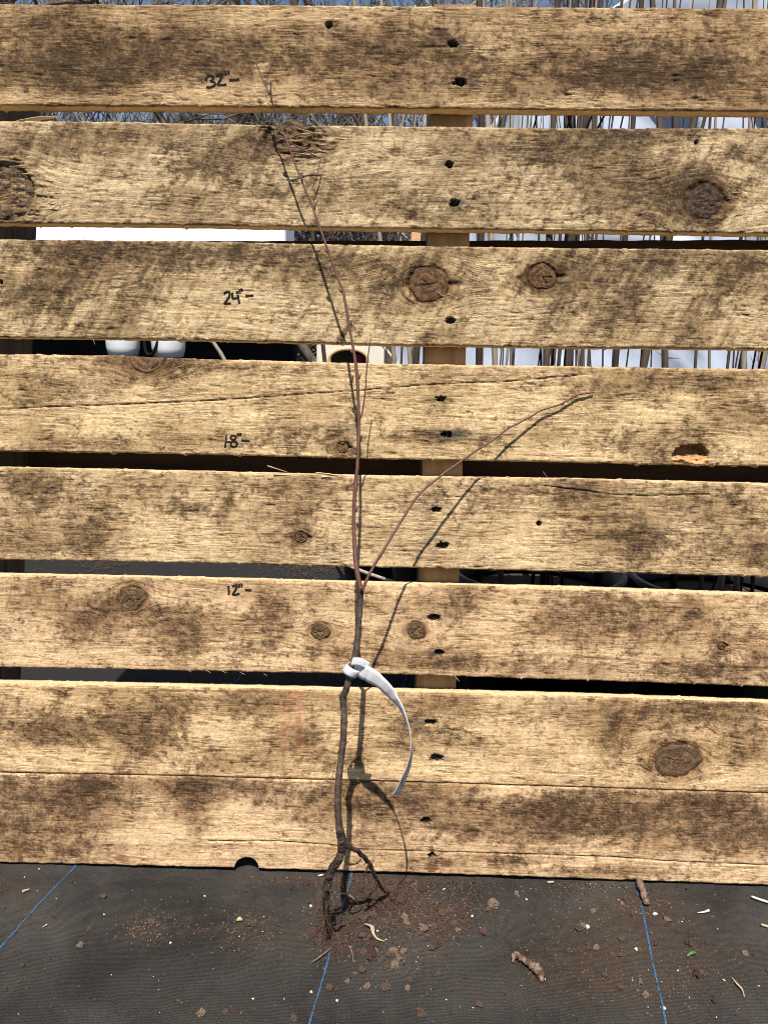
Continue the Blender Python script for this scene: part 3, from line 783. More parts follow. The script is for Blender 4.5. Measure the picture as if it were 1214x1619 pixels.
nail_me = None
for bi, B in enumerate(BOARDS):
    for i, (kx, ky, rx, ry, st) in enumerate(B['knots']):
        if st == 'flush' and bi == 3:
            continue
        k = put('knot', knot_mesh(kx, ky, rx, ry, st, 31*bi+i*7+3), M['board'], boards[bi])
    for (x, y, rx, ry) in B['nails']:
        if nail_me is None:
            V = []; n = 12
            for rr_, z in ((.0001, .0012), (.0016, .0011), (.0023, .0004), (.0023, -.0006)):
                V += [(rr_*math.cos(2*math.pi*j/n), rr_*math.sin(2*math.pi*j/n), z) for j in range(n)]
            Fc = [(i*n+j, (i+1)*n+j, (i+1)*n+(j+1) % n, i*n+(j+1) % n) for i in range(3) for j in range(n)]
            nail_me = mesh_of('nail', V, Fc); nail_me.materials.append(M['nail'])
        o = bpy.data.objects.new('nail', nail_me); col.objects.link(o); o.parent = boards[bi]
        o.matrix_world = Matrix.Translation(Vector(wall(x+.6, y, -.0052))) @ wall_mat
# half knot flush with the upper edge of the fourth board is cut by that edge
kx, ky, rx, ry, st = BOARDS[3]['knots'][0]
th = np.linspace(math.pi, 2*math.pi, 30)
V = []; n2 = len(th)
for i in range(13):
    q = i/12
    for t in th:
        u, v = wall_uv(kx+rx*.93*q*math.cos(t)*(1+.04*math.sin(5*t)), ky+3-ry*.93*q*math.sin(t)*(1+.04*math.cos(4*t)))
        V.append(uvw(u, v, -.0008+.0004*math.sin(q*15)+.0005*float(pn(u*450, v*450, 77))-(.0015 if q > .95 else 0)-(.002 if t in (th[0], th[-1]) else 0)))
Fc = [(i*n2+j, (i+1)*n2+j, (i+1)*n2+j+1, i*n2+j+1) for i in range(12) for j in range(n2-1)]
put('knot', mesh_of('knot', V, [f[::-1] for f in Fc]), M['knot'], boards[3])

# splintered wood
splinter(1, 62, 188, 62, .16, -.004, .0, .9, 1)
for _ in range(12):
    a = random.uniform(-.35, .35)
    splinter(1, random.uniform(468, 520), random.uniform(203, 246), random.uniform(16, 34), .5*a-.1, .0012, random.uniform(-.1, .25), .8)
for _ in range(12):
    splinter(1, random.uniform(28, 92), random.uniform(262, 335), random.uniform(14, 30), random.uniform(-.25, .25), .001, random.uniform(-.1, .3), .8)
for _ in range(5):
    splinter(1, random.uniform(1140, 1172), random.uniform(285, 345), random.uniform(9, 22), random.uniform(-.6, .6), .001, random.uniform(0, .4), .8)
for _ in range(4):
    splinter(2, random.uniform(690, 712), random.uniform(460, 482), random.uniform(8, 20), random.uniform(-1.0, 1.0), .001, random.uniform(0, .4), .7)
for _ in range(4):
    splinter(3, random.uniform(268, 330), random.uniform(572, 590), random.uniform(8, 20), random.uniform(-.8, .8), .001, random.uniform(0, .3), .7)
for px, py, L, a in ((440, 742, 34, -.28), (470, 753, 70, -.05), (540, 754, 60, .04), (520, 750, 40, -.1), (862, 751, 13, -.9)):
    splinter(4, px, py, L, a, .0005, .0, .6)
for px, py, L, a in ((149, 540, 10, -1.2), (300, 1061, 9, -.4), (330, 1062, 10, -.5), (356, 1063, 8, -.3), (384, 1065, 9, -.4), (420, 1067, 8, -.5), (722, 1073, 14, -.8)):
    splinter(2 if py < 600 else 5, px, py, L, a, .001, .1, .7)
for _ in range(4):
    splinter(3, random.uniform(1070, 1112), random.uniform(722, 736), random.uniform(9, 22), random.uniform(-.5, 1.2), -.001, random.uniform(0, .4), 1.6)

# hand-written height marks
def mark(bi, origin, sc, strokes, width, label):
    parts = []
    for si, st in enumerate(strokes):
        pts = spline([(origin[0]+x/sc, origin[1]+y/sc) for x, y in st], max(8, 7*len(st)))
        uvp = np.array([wall_uv(*p) for p in pts])
        d = np.gradient(uvp, axis=0); d /= np.linalg.norm(d, axis=1)[:, None]+1e-12
        nn = np.stack([-d[:, 1], d[:, 0]], 1)
        hw = width/1500/2*(1+.16*pn(np.arange(len(pts))*.7, si*3.3, 5))
        nrow = 6
        G = np.array([uvp+nn*(hw*(2*r_/(nrow-1)-1))[:, None] for r_ in range(nrow)])
        # round the stroke ends
        ext = hw[0]*.6
        H = board_h(bi, G[..., 0].ravel(), G[..., 1].ravel()).reshape(nrow, -1)
        H = np.maximum(H, H.mean()-.0004)+.00030
        V = [uvw(G[i, j, 0], G[i, j, 1], H[i, j]) for i in range(nrow) for j in range(len(pts))]
        m_ = len(pts)
        parts.append((np.array(V), [(i*m_+j, i*m_+j+1, (i+1)*m_+j+1, (i+1)*m_+j) for i in range(nrow-1) for j in range(m_-1)]))
    v, f = join(parts)
    o = put('height_mark', mesh_of('height_mark', v, f), M['marker'], boards[bi])
    o['label'] = label
def ell(cx, cy, rx, ry, n=14):
    return [(cx+rx*math.cos(t), cy+ry*math.sin(t)) for t in np.linspace(-1.6, 2*math.pi-1.5, n)]
mark(0, (300, 80), 10.117, [[(258,482),(285,425),(340,402),(378,432),(365,475),(328,495)], [(328,495),(392,508),(408,545),(370,578),(310,590),(268,580)],
     [(425,412),(465,388),(515,388),(508,430),(470,510),(440,552)], [(440,552),(500,553),(590,543)], [(577,330),(580,378)], [(622,322),(628,378)], [(632,475),(720,472),(797,460)]], 3.2, 'black handwritten 32 inch mark')
mark(2, (330, 440), 12.14, [[(297,312),(330,264),(385,258),(408,300),(388,370),(330,455),(298,490)], [(298,490),(360,485),(432,478)], [(455,275),(458,340),(468,388),(530,382),(590,368)], [(545,248),(568,350),(590,490)], [(590,212),(602,282)], [(632,195),(642,258)], [(708,332),(780,333),(862,328)]], 3.2, 'black handwritten 24 inch mark')
mark(3, (330, 670), 12.14, [[(340,220),(332,340),(317,460)], ell(475,264,50,40), ell(488,386,62,56), [(560,180),(562,238)], [(620,175),(612,238)], [(560,207),(612,202)], [(630,312),(700,325),(788,335)], [(350,356),(420,346)]], 2.8, 'black handwritten 18 inch mark')
mark(5, (330, 905), 12.14, [[(380,258),(388,350),(390,432)], [(455,275),(500,250),(542,252),(528,315),(490,380),(458,432)], [(458,432),(530,425),(597,408)], [(585,222),(590,290)], [(633,210),(638,285)], [(698,336),(760,342),(822,340)]], 3.2, 'black handwritten 12 inch mark')

# stringers and back boards
def slab(name, u0, u1, v0, v1, w0, w1, mat, skew=0.0, seed=0, step=.01):
    """a sawn timber in pallet coordinates with slightly uneven faces"""
    nv = max(2, int((v1-v0)/step)); nu = max(2, int((u1-u0)/step))
    if v1-v0 > u1-u0:
        t = np.linspace(v0, v1, nv)
        prof = [(u0, w0), (u0, w1), ((u0+u1)/2, w1), (u1, w1), (u1, w0)]
        V = []
        for i, v in enumerate(t):
            for j, (uu, ww) in enumerate(prof):
                e = .0006*float(pn(v*40, j*3.3, seed))
                V.append(uvw(uu+e+skew*(v-v0), v, ww+e*.4))
    else:
        t = np.linspace(u0, u1, nu)
        prof = [(v0, w0), (v0, w1), ((v0+v1)/2, w1), (v1, w1), (v1, w0)]
        V = []
        for i, uu in enumerate(t):
            for j, (v, ww) in enumerate(prof):
                e = .0009*float(pn(uu*35, j*3.3, seed))
                V.append(uvw(uu, v+e+skew*(uu-u0), ww+e*.4))
    n = 5; k = len(t)
    Fc = [(i*n+j, (i+1)*n+j, (i+1)*n+(j+1) % n, i*n+(j+1) % n) for i in range(k-1) for j in range(n)]
    Fc += [tuple(range(n)), tuple((k-1)*n+j for j in range(n))[::-1]]
    me = mesh_of(name, V, Fc, False)
    return put(name, me, mat, pallet)
uc0 = wall_uv(668, 900)[0]; uc1 = wall_uv(735, 740)[0]
a0 = wall_uv(664, 905)[0]; a1 = wall_uv(682, 185)[0]; va, vb = wall_uv(664, 905)[1], wall_uv(682, 185)[1]
sk = (a1-a0)/(vb-va)
slab('stringer', a0-sk*va, a0-sk*va+.0405, .004, .866, -THK-.090, -THK-.0015, M['stringer'], sk, 3)
wbk = -THK-.090
q0, q1 = wall(40, 897, wbk), wall(55, 460, wbk)
sl = (q1[0]-q0[0])/((q1-q0) @ WV)
ul = q0[0]-sl*(q0 @ WV)
slab('stringer', ul-.0385, ul, .004, .855, -THK-.090, -THK-.0015, M['stringer_old'], sl, 5)
slab('stringer', .462, .500, .004, .855, -THK-.090, -THK-.0015, M['stringer_old'], 0, 6)
def wv_at(px, py, w):
    return wall(px, py, w) @ WV
wb = -THK-.092
pA, pB = wall(420, 381, wb), wall(1214, 379.5, wb)
ska = ((pB-pA) @ WV)/(pB[0]-pA[0]); va_ = pA @ WV-ska*(pA[0]-U0)
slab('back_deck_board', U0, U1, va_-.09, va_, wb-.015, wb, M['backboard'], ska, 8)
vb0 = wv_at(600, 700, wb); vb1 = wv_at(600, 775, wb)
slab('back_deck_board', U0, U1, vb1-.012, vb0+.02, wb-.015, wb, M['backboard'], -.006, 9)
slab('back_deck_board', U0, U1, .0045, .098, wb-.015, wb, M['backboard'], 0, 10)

# ------------------------------------------------------------------ the sapling
SB = M['bark_top'] = mottled('young_bark', (.042, .015, .009), (.115, .043, .024), 240, .6, .3, .0006, stretch=(1, 1, .3), spec=.5)
M['bark_low'] = mottled('old_bark', (.018, .012, .009), (.105, .072, .048), 420, .6, 1.0, .0015, stretch=(1, 1, .55), c3=(.020, .014, .010), scale3=75, spec=.4)
M['root'] = mottled('root_bark', (.006, .004, .003), (.034, .020, .014), 420, .75, 1.0, .002, c3=(.07, .042, .03), scale3=120)
sap = empty('sapling', ground_at(518, 1490), 'leafless bare-root sapling with forked stem leaning on the wooden pallet', 'sapling')
S = [(404,97,.018,1.6),(414,122,.0185,1.9),(426,150,.019,2.2),(438,184,.0195,2.4),(450,215,.0205,2.7),(476,283,.023,3.0),(496,332,.0245,3.2),(508,366,.0255,3.3),(520,400,.027,3.6),(534,440,.029,3.8),(543,463,.030,4.0),(552,515,.034,4.2),(560,560,.037,4.5),(565,600,.040,4.8),(567,660,.0445,5.0),(566,720,.051,5.3),(562,770,.057,5.6),(559.5,810,.062,5.9),(560,850,.068,6.2),(564,900,.077,6.6),(571,934,.082,7.4)]
upx = [s_[:2] for s_ in S]
up_pts = np.array([wall(x, y, w) for x, y, w, d in S])
rad_up = np.array([s_[3]*(1.13 if k_ % 3 == 1 else .96) for k_, s_ in enumerate(S)])/1500*.5*.92
fork = up_pts[-1]
def stem_tube(name, pts, rad, n, mat, nsides=10, wob=.03, seed=1, jitter=.0003):
    p = spline(pts, n); r = np.interp(np.linspace(0, 1, n), np.linspace(0, 1, len(rad)), rad)
    p = p+jitter*np.random.default_rng(seed).normal(size=p.shape)*np.linspace(1, 1, n)[:, None]
    r = r*(1+.07*pn(np.arange(n)*.22, 0.3, seed))
    v, f = tube(p, r, nsides, wob, seed)
    return part(name, mesh_of(name, v, f), mat, sap)
stem_tube('stem', up_pts[::-1], rad_up[::-1], 130, M['bark_top'], wob=.015, seed=2, jitter=.00010)
LW = [(571,932,.082,8.2),(569,960,.084,8.6),(567,985,.087,9.0),(565,1012,.089,9.2),(561,1040,.092,9.2),(554,1062,.0935,9.0),(548.5,1086,.095,9.4),(542.5,1104,.096,9.6),(544,1125,.098,9.2),(543.5,1146,.100,9.2),(542,1177,.102,9.5),(538,1208,.105,9.8),(536,1228,.107,10.4),(534,1260,.109,9.8),(534.5,1286,.110,10.0),(537,1312,.111,10.8),(541,1334,.112,12.5)]
low_pts = np.array([wall(x, y, w) for x, y, w, d in LW])
stem_tube('lower_stem', low_pts, np.array([l[3] for l in LW])/1600*.5, 120, M['bark_low'], 12, .02, 4, .00012)
BR = [(572,934,.082,5.6),(579,918,.080,5.0),(592,893,.076,4.8),(607,869,.0725,4.5),(621,845,.065,4.3),(632,827,.059,4.2),(652,795,.052,4.0),(668,775,.046,3.8),(687,760,.042,3.7),(712,741,.0345,3.6),(739,722,.0265,3.4),(758,709,.0225,3.4),(781,695,.0172,3.3),(801,678,.0135,3.2),(831,663,.0088,3.1),(854,649,.0066,3.1),(887,639,.0042,3.1),(911,624,.0036,3.2),(925,622,.0030,3.2),(938,620,.0024,2.8)]
br_pts = np.array([wall(x, y, w) for x, y, w, d in BR])
br_fine = np.concatenate([np.linspace(a_, b_, 5)[:-1] for a_, b_ in zip(br_pts[:-1], br_pts[1:])]+[br_pts[-1:]])
br_fine[1:-1] = .25*br_fine[:-2]+.5*br_fine[1:-1]+.25*br_fine[2:]
stem_tube('side_branch', br_fine, np.array([b_[3] for b_ in BR])/1500*.5*.86, 110, M['bark_top'], 8, .02, 6, .00012)
def twig(pl, d0, d1, seed):
    p = np.array([wall(x, y, w) for x, y, w in pl])
    stem_tube('twig', p, [d0/3000, d1/3000], 16, M['bark_top'], 6, .03, seed, .0001)
twig([(437,182,.0195),(432,168,.022),(429,150,.024),(428,127,.026)], 2.2, 1.6, 11)
twig([(449,219,.0205),(462,228,.018),(485,240,.012),(507,251,.008)], 1.6, 1.3, 12)
twig([(507,251,.008),(502,272,.008),(495,296,.007)], 1.5, 1.3, 13)
twig([(478,288,.023),(478,284,.026),(478,272,.028)], 1.8, 1.3, 14)
twig([(567,668,.0445),(573,650,.046),(578,612,.048),(580,578,.050),(586,534,.052)], 2.4, 1.5, 15)
twig([(495,330,.0245),(500,322,.026),(503,316,.027)], 1.6, 1.2, 16)
twig([(541,1104,.096),(538,1101,.098),(536.5,1099,.099)], 4.0, 3.0, 17)
twig([(544,1145,.100),(548,1143,.102),(550,1141,.103)], 3.0, 2.0, 18)
twig([(542,1177,.102),(547,1174,.104),(550,1173,.105)], 3.0, 2.0, 19)
# buds along the shoots
def bud(p, direction, L, r):
    d = np.array(direction, float); d /= np.linalg.norm(d)
    pts = [p, p+d*L*.35, p+d*L*.7, p+d*L]
    v, f = tube(pts, [r*.6, r, r*.75, r*.1], 7)
    part('bud', mesh_of('bud', v, f), M['bark_top'], sap)
for i, (k, sgn) in enumerate([(2,1),(4,-1),(6,1),(8,-1),(10,-1),(11,1),(12,-1),(13,1),(15,-1),(17,1)]):
    t = up_pts[k-1]-up_pts[k]; t /= np.linalg.norm(t)
    bud(up_pts[k]+np.array([sgn*rad_up[k]*.7, 0, 0]), t+np.array([sgn*.45, -.1, 0]), .0062, .0012)
for k, sgn in ((4,1),(6,-1),(9,1),(13,1),(16,-1)):
    t = br_pts[k+1]-br_pts[k]; t /= np.linalg.norm(t)
    bud(br_pts[k]+np.array([0, 0, sgn*.0006]), t+np.array([-sgn*.15, 0, sgn*.2]), .0035, .0010)
bud(fork+np.array([.0006, -.0035, .001]), (0, -.6, 1), .005, .0017)
# roots
def rpt(x, y, Y): return at_y(x, y, Y)
crown = low_pts[-1]; cy_ = crown[1]
lroot = np.array([low_pts[-2], crown, rpt(537,1356,cy_-.001), rpt(525,1375,cy_-.003), rpt(518,1394,cy_-.004), rpt(516,1418,cy_-.003), rpt(516,1440,cy_), rpt(520,1462,cy_+.004)])
zend = ground_at(519, 1490)
lroot = np.vstack([lroot, [zend+np.array([0, .002, .004])]])
stem_tube('root', lroot, np.array([11.5,12.5,11.5,11.5,11,10,9.5,8.5,6])/1600*.5, 90, M['root'], 12, .05, 21, .0003)
rroot = np.array([low_pts[-2], rpt(545,1336,cy_), rpt(564,1345,cy_+.006), rpt(582,1363,cy_+.02), rpt(595,1389,cy_+.034), rpt(606,1406,cy_+.047), gpt(618,1422,.006)])
stem_tube('root', rroot, np.array([6,7,6.5,6.5,6,5.5,4])/1600*.5, 70, M['root'], 10, .06, 22, .0003)
for i, pl in enumerate([
    [(553,1344,0),(547,1358,-.004),(552,1366,-.006),(562,1366,-.002),(572,1358,.006)],
    [(517,1400,-.003),(520,1408,-.009),(526,1404,-.010),(524,1396,-.006)],
    [(517,1430,0),(528,1442,-.003),(538,1440,.006),(545,1446,.012)],
    [(584,1364,.02),(579,1376,.012),(576,1386,.010)],
    [(600,1395,.04),(590,1410,.035),(575,1424,.04)]]):
    p = np.array([rpt(x, y, cy_+dy) for x, y, dy in pl]); p[:, 2] = np.maximum(p[:, 2], .0015)
    stem_tube('root', p, np.array([3.6, 3.2, 2.4, 1.6])/1600*.5, 24, M['root'], 7, .08, 30+i, .0004)
hair = []
for i in range(70):
    if i < 44:
        s_ = lroot[random.randint(2, len(lroot)-1)]+np.array([random.gauss(0, .003), random.gauss(0, .003), random.gauss(0, .003)])
        spread = .018
    else:
        s_ = rroot[random.randint(3, len(rroot)-1)]+np.array([random.gauss(0, .004), random.gauss(0, .003), 0])
        spread = .014
    p = [s_]; d = np.array([random.gauss(.15, 1), random.gauss(-.3, .8), random.gauss(-.7, .5)])
    for k in range(6):
        d = d/np.linalg.norm(d)*.8+.75*np.array([random.gauss(0, .6), random.gauss(0, .6), random.gauss(-.25, .4)])
        q = p[-1]+d*random.uniform(.3, 1)*spread*.42
        gz_ = float(ground_h(np.array([q[0]]), np.array([q[1]]))[0])
        q[2] = max(q[2], gz_+.0008)
        if q[1] > -.004: q[1] = -.004
        p.append(q)
    hair.append(tube(spline(p, 12), np.linspace(.00022, .00009, 12), 4, 0))
v, f = join(hair)
fr = part('fine_roots', mesh_of('fine_roots', v, f), mottled('fine_root', (.035, .022, .015), (.14, .09, .06), 120, .9, 0), sap)
fr['kind'] = 'stuff'

# ------------------------------------------------------------------ the plant tag
M['tag'] = mottled('white_tag_plastic', (.56, .57, .60), (.68, .69, .71), 45, .55, .25, .0012, spec=.3)
M['ink'] = mottled('tag_print', (.10, .10, .12), (.25, .25, .27), 400, .6, 0)
_nt = M['tag'].node_tree
_tr = _nt.nodes.new('ShaderNodeBsdfTranslucent'); _tr.inputs[0].default_value = (.75, .76, .78, 1)
_mx = _nt.nodes.new('ShaderNodeMixShader'); _mx.inputs[0].default_value = .35
_nt.links.new(_nt.nodes['Principled BSDF'].outputs[0], _mx.inputs[1]); _nt.links.new(_tr.outputs[0], _mx.inputs[2])
_nt.links.new(_mx.outputs[0], _nt.nodes['Material Output'].inputs[0])
tagroot = empty('plant_tag', wall(560, 1062, .0935), 'curled white plastic plant tag looped around the sapling stem', 'plant tag')
def ribbon(name, ctr, wvec, thick, mat, parent):
    ctr = np.asarray(ctr); wvec = np.asarray(wvec); k = len(ctr)
    tn = np.gradient(ctr, axis=0); tn /= np.linalg.norm(tn, axis=1)[:, None]
    nv = np.cross(tn, wvec); nv /= np.linalg.norm(nv, axis=1)[:, None]+1e-12
    V = []
    for i in range(k):
        for j in np.linspace(-1, 1, 5):
            V.append(ctr[i]+wvec[i]*j+nv[i]*(thick*.5+.0003*(1-j*j)))
        for j in np.linspace(1, -1, 5):
            V.append(ctr[i]+wvec[i]*j+nv[i]*(-thick*.5+.0003*(1-j*j)))
    n = 10
    Fc = [(i*n+j, i*n+(j+1) % n, (i+1)*n+(j+1) % n, (i+1)*n+j) for i in range(k-1) for j in range(n)]
    Fc += [tuple(range(n))[::-1], tuple((k-1)*n+j for j in range(n))]
    return part(name, mesh_of(name, V, Fc, True), mat, parent), ctr, wvec, nv
TG = [(560,1056,.0955),(572,1061,.100),(587,1069,.103),(606,1083,.105),(622,1102,.107),(634,1120,.111),(643,1142,.116),(649,1166,.120),(650,1190,.122),(645,1214,.121),(636,1236,.119),(626,1256,.117)]
ctr = spline([wall(*t) for t in TG], 72)
tn = np.gradient(ctr, axis=0); tn /= np.linalg.norm(tn, axis=1)[:, None]
wv = []
Hw = .0062
for i in range(72):
    s_ = i/71
    inpl = np.cross(WN, tn[i]); inpl /= np.linalg.norm(inpl)
    beta = np.interp(s_, [0, .18, .32, .45, .58, .66, .78, .9, 1], [.10, .25, .55, 1.10, 1.40, 1.60, 1.90, 2.08, 2.15])
    sp_ = sun_dir-(sun_dir @ tn[i])*tn[i]; sp_ /= np.linalg.norm(sp_)
    if sp_ @ WN < 0: sp_ = -sp_
    kk = .0* float(sstep(.12, .5, np.array(s_)))
    wd_ = (inpl*math.cos(beta)+WN*math.sin(beta))*(1-kk)+sp_*kk; wd_ /= np.linalg.norm(wd_)
    wv.append(wd_*Hw*np.interp(s_, [0, .05, .22, .24, .34, .36, .6, 1], [.95, 1.15, 1.2, 1.05, 1.05, .95, 1.05, 1.15]))
_k = np.arange(72)
ctr = ctr+WN*(.0011*pn(_k*.35, .5, 61)*np.interp(_k, [0, 4, 30, 71], [0, 1, .7, .25]))[:, None]
blade, bc, bw, bn = ribbon('blade', ctr, wv, .00028, M['tag'], tagroot)
# loop round the stem, and the locking tab
th = np.linspace(-.4, 5.6, 44)
lc = wall(554.5, 1062, .0935)
axis = low_pts[4]-low_pts[6]; axis /= np.linalg.norm(axis)
axis = axis+np.array([.45, -.25, 0]); axis /= np.linalg.norm(axis)
e1 = np.cross(axis, np.array([0, 1.0, 0])); e1 /= np.linalg.norm(e1); e2 = np.cross(axis, e1)
loop = np.array([lc+e1*.0068*math.cos(t)+e2*.0075*math.sin(t)+axis*(.0035*math.sin(t*.5)) for t in th])
ribbon('loop', loop, np.repeat((axis*.0042)[None], 44, 0), .0005, M['tag'], tagroot)
tb = spline([wall(556,1046,.102), wall(566,1046,.1035), wall(574,1049,.103), wall(583,1054,.101)], 14)
ribbon('tab', tb, np.repeat((WV*.0036+np.array([.0010, 0, 0]))[None], 14, 0), .0005, M['tag'], tagroot)
# faint printed lines and specks on the tag
pr = []
def on_blade(s_, j0, j1, ds):
    V = []
    for ss in np.linspace(s_, s_+ds, 5):
        i = min(70, int(ss*71)); f = ss*71-i
        c = bc[i]*(1-f)+bc[i+1]*f; w_ = bw[i]*(1-f)+bw[i+1]*f; n_ = bn[i]
        for j in (j0, j1):
            V.append((c+w_*j, n_, j))
    out = []
    for sgn in (1, -1):
        vv = [p+n_*(.0003*(1-j*j)+sgn*.00028) for p, n_, j in V]
        out.append((np.array(vv), [(2*k, 2*k+1, 2*k+3, 2*k+2) for k in range(4)]))
    return out
for s_, j0, j1, ds in ((.50,-.5,-.35,.012),(.60,.1,.3,.01),(.68,-.2,-.05,.10),(.72,.2,.32,.09),(.80,-.5,-.4,.05),(.84,.0,.12,.06),(.90,-.1,.2,.02),(.38,.5,.6,.006),(.70,.6,.7,.014),(.66,-.62,-.52,.08),(.74,-.35,-.28,.06),(.78,.42,.5,.08),(.86,.4,.5,.05),(.55,.3,.4,.02),(.93,-.5,-.3,.02)):
    pr += on_blade(s_, j0, j1, ds)
v, f = join(pr)
part('print', mesh_of('print', v, f, False), M['ink'], tagroot)

# ------------------------------------------------------------------ soil and litter on the fabric
M['soil_d'] = mottled('dark_soil', (.018, .010, .007), (.06, .034, .022), 300, .95, .6, .001)
M['soil_m'] = mottled('brown_soil', (.035, .022, .015), (.100, .062, .042), 300, .95, .6, .001)
M['soil_l'] = mottled('light_soil', (.085, .056, .039), (.18, .125, .088), 300, .95, .6, .001)
M['white'] = mottled('white_speck', (.34, .32, .28), (.55, .53, .48), 300, .8, 0)
M['straw'] = mottled('straw', (.20, .15, .10), (.38, .30, .21), 200, .8, .2, .0003)
M['barkp'] = mottled('bark_piece', (.07, .045, .032), (.30, .20, .14), 320, .9, 1.0, .002, c3=(.06, .035, .022), scale3=110)
t_ = (1+5**.5)/2
ICO = [(-1,t_,0),(1,t_,0),(-1,-t_,0),(1,-t_,0),(0,-1,t_),(0,1,t_),(0,-1,-t_),(0,1,-t_),(t_,0,-1),(t_,0,1),(-t_,0,-1),(-t_,0,1)]
ICF = [(0,11,5),(0,5,1),(0,1,7),(0,7,10),(0,10,11),(1,5,9),(5,11,4),(11,10,2),(10,7,6),(7,1,8),(3,9,4),(3,4,2),(3,2,6),(3,6,8),(3,8,9),(4,9,5),(2,4,11),(6,2,10),(8,6,7),(9,8,1)]
ICO = np.array(ICO)/np.linalg.norm(ICO[0])
def ico2():
    V = [tuple(v) for v in ICO]; Fc = []; cache = {}
    def mid(a, b):
        k = (min(a, b), max(a, b))
        if k not in cache:
            m = (np.array(V[a])+np.array(V[b]))/2; m /= np.linalg.norm(m); V.append(tuple(m)); cache[k] = len(V)-1
        return cache[k]
    for a, b, c in ICF:
        ab, bc_, ca = mid(a, b), mid(b, c), mid(c, a)
        Fc += [(a, ab, ca), (b, bc_, ab), (c, ca, bc_), (ab, bc_, ca)]
    return np.array(V), Fc
IV2, IF2 = ico2()
def refine(V, Fc):
    V = [tuple(v) for v in V]; out = []; cache = {}
    def mid(a, b):
        k = (min(a, b), max(a, b))
        if k not in cache:
            m = (np.array(V[a])+np.array(V[b]))/2; m /= np.linalg.norm(m); V.append(tuple(m)); cache[k] = len(V)-1
        return cache[k]
    for a, b, c in Fc:
        ab, bc_, ca = mid(a, b), mid(b, c), mid(c, a)
        out += [(a, ab, ca), (b, bc_, ab), (c, ca, bc_), (ab, bc_, ca)]
    return np.array(V), out
IV3, IF3 = refine(IV2, IF2)
def lump(seed, amp=1.0):
    n = fbm(IV3[:, 0]*1.1+IV3[:, 2]*.7+seed*3.1, IV3[:, 1]*1.1-IV3[:, 2]*.9+seed, 4, 300+seed, .75)
    return IV3*(1+.95*amp*n+.05*np.random.default_rng(seed).normal(size=len(IV3)))[:, None]
crumbs = {}
for mk in ('soil_d', 'soil_m', 'soil_l', 'white'):
    for s in range(4):
        r_ = np.random.default_rng(50+s)
        V = lump(s)*np.array([1, r_.uniform(.6, .95), r_.uniform(.55, .85)])
        me = mesh_of('crumb', V, IF3, False); me.materials.append(M[mk])
        crumbs[mk, s] = me
LAB = {'soil_d': ('dark damp soil crumb lying on the black ground fabric', 'dark soil crumbs fallen from the roots'),
       'soil_m': ('brown soil crumb lying on the black ground fabric', 'brown soil crumbs on the ground fabric'),
       'soil_l': ('pale brown bark crumb lying on the black ground fabric', 'pale bark crumbs on the ground fabric'),
       'white': ('tiny white grit grain lying on the black ground fabric', 'white grit grains on the ground fabric')}
def crumb(px, py, d, mk):
    r = d/1500/2*(1.02 if mk != 'white' else .62)
    p = gpt(px, py, r*.45)
    if p[1] > -.004-r: p[1] = -.004-r
    o = bpy.data.objects.new('soil_crumb' if mk != 'white' else 'grit_grain', crumbs[mk, random.randrange(4)])
    col.objects.link(o); o.location = p; o.scale = (r, r, r)
    o.rotation_euler = (random.uniform(-.3, .3), random.uniform(-.3, .3), random.uniform(0, 6.28))
    tag(o, LAB[mk][0], 'soil crumb' if mk != 'white' else 'grit', LAB[mk][1])
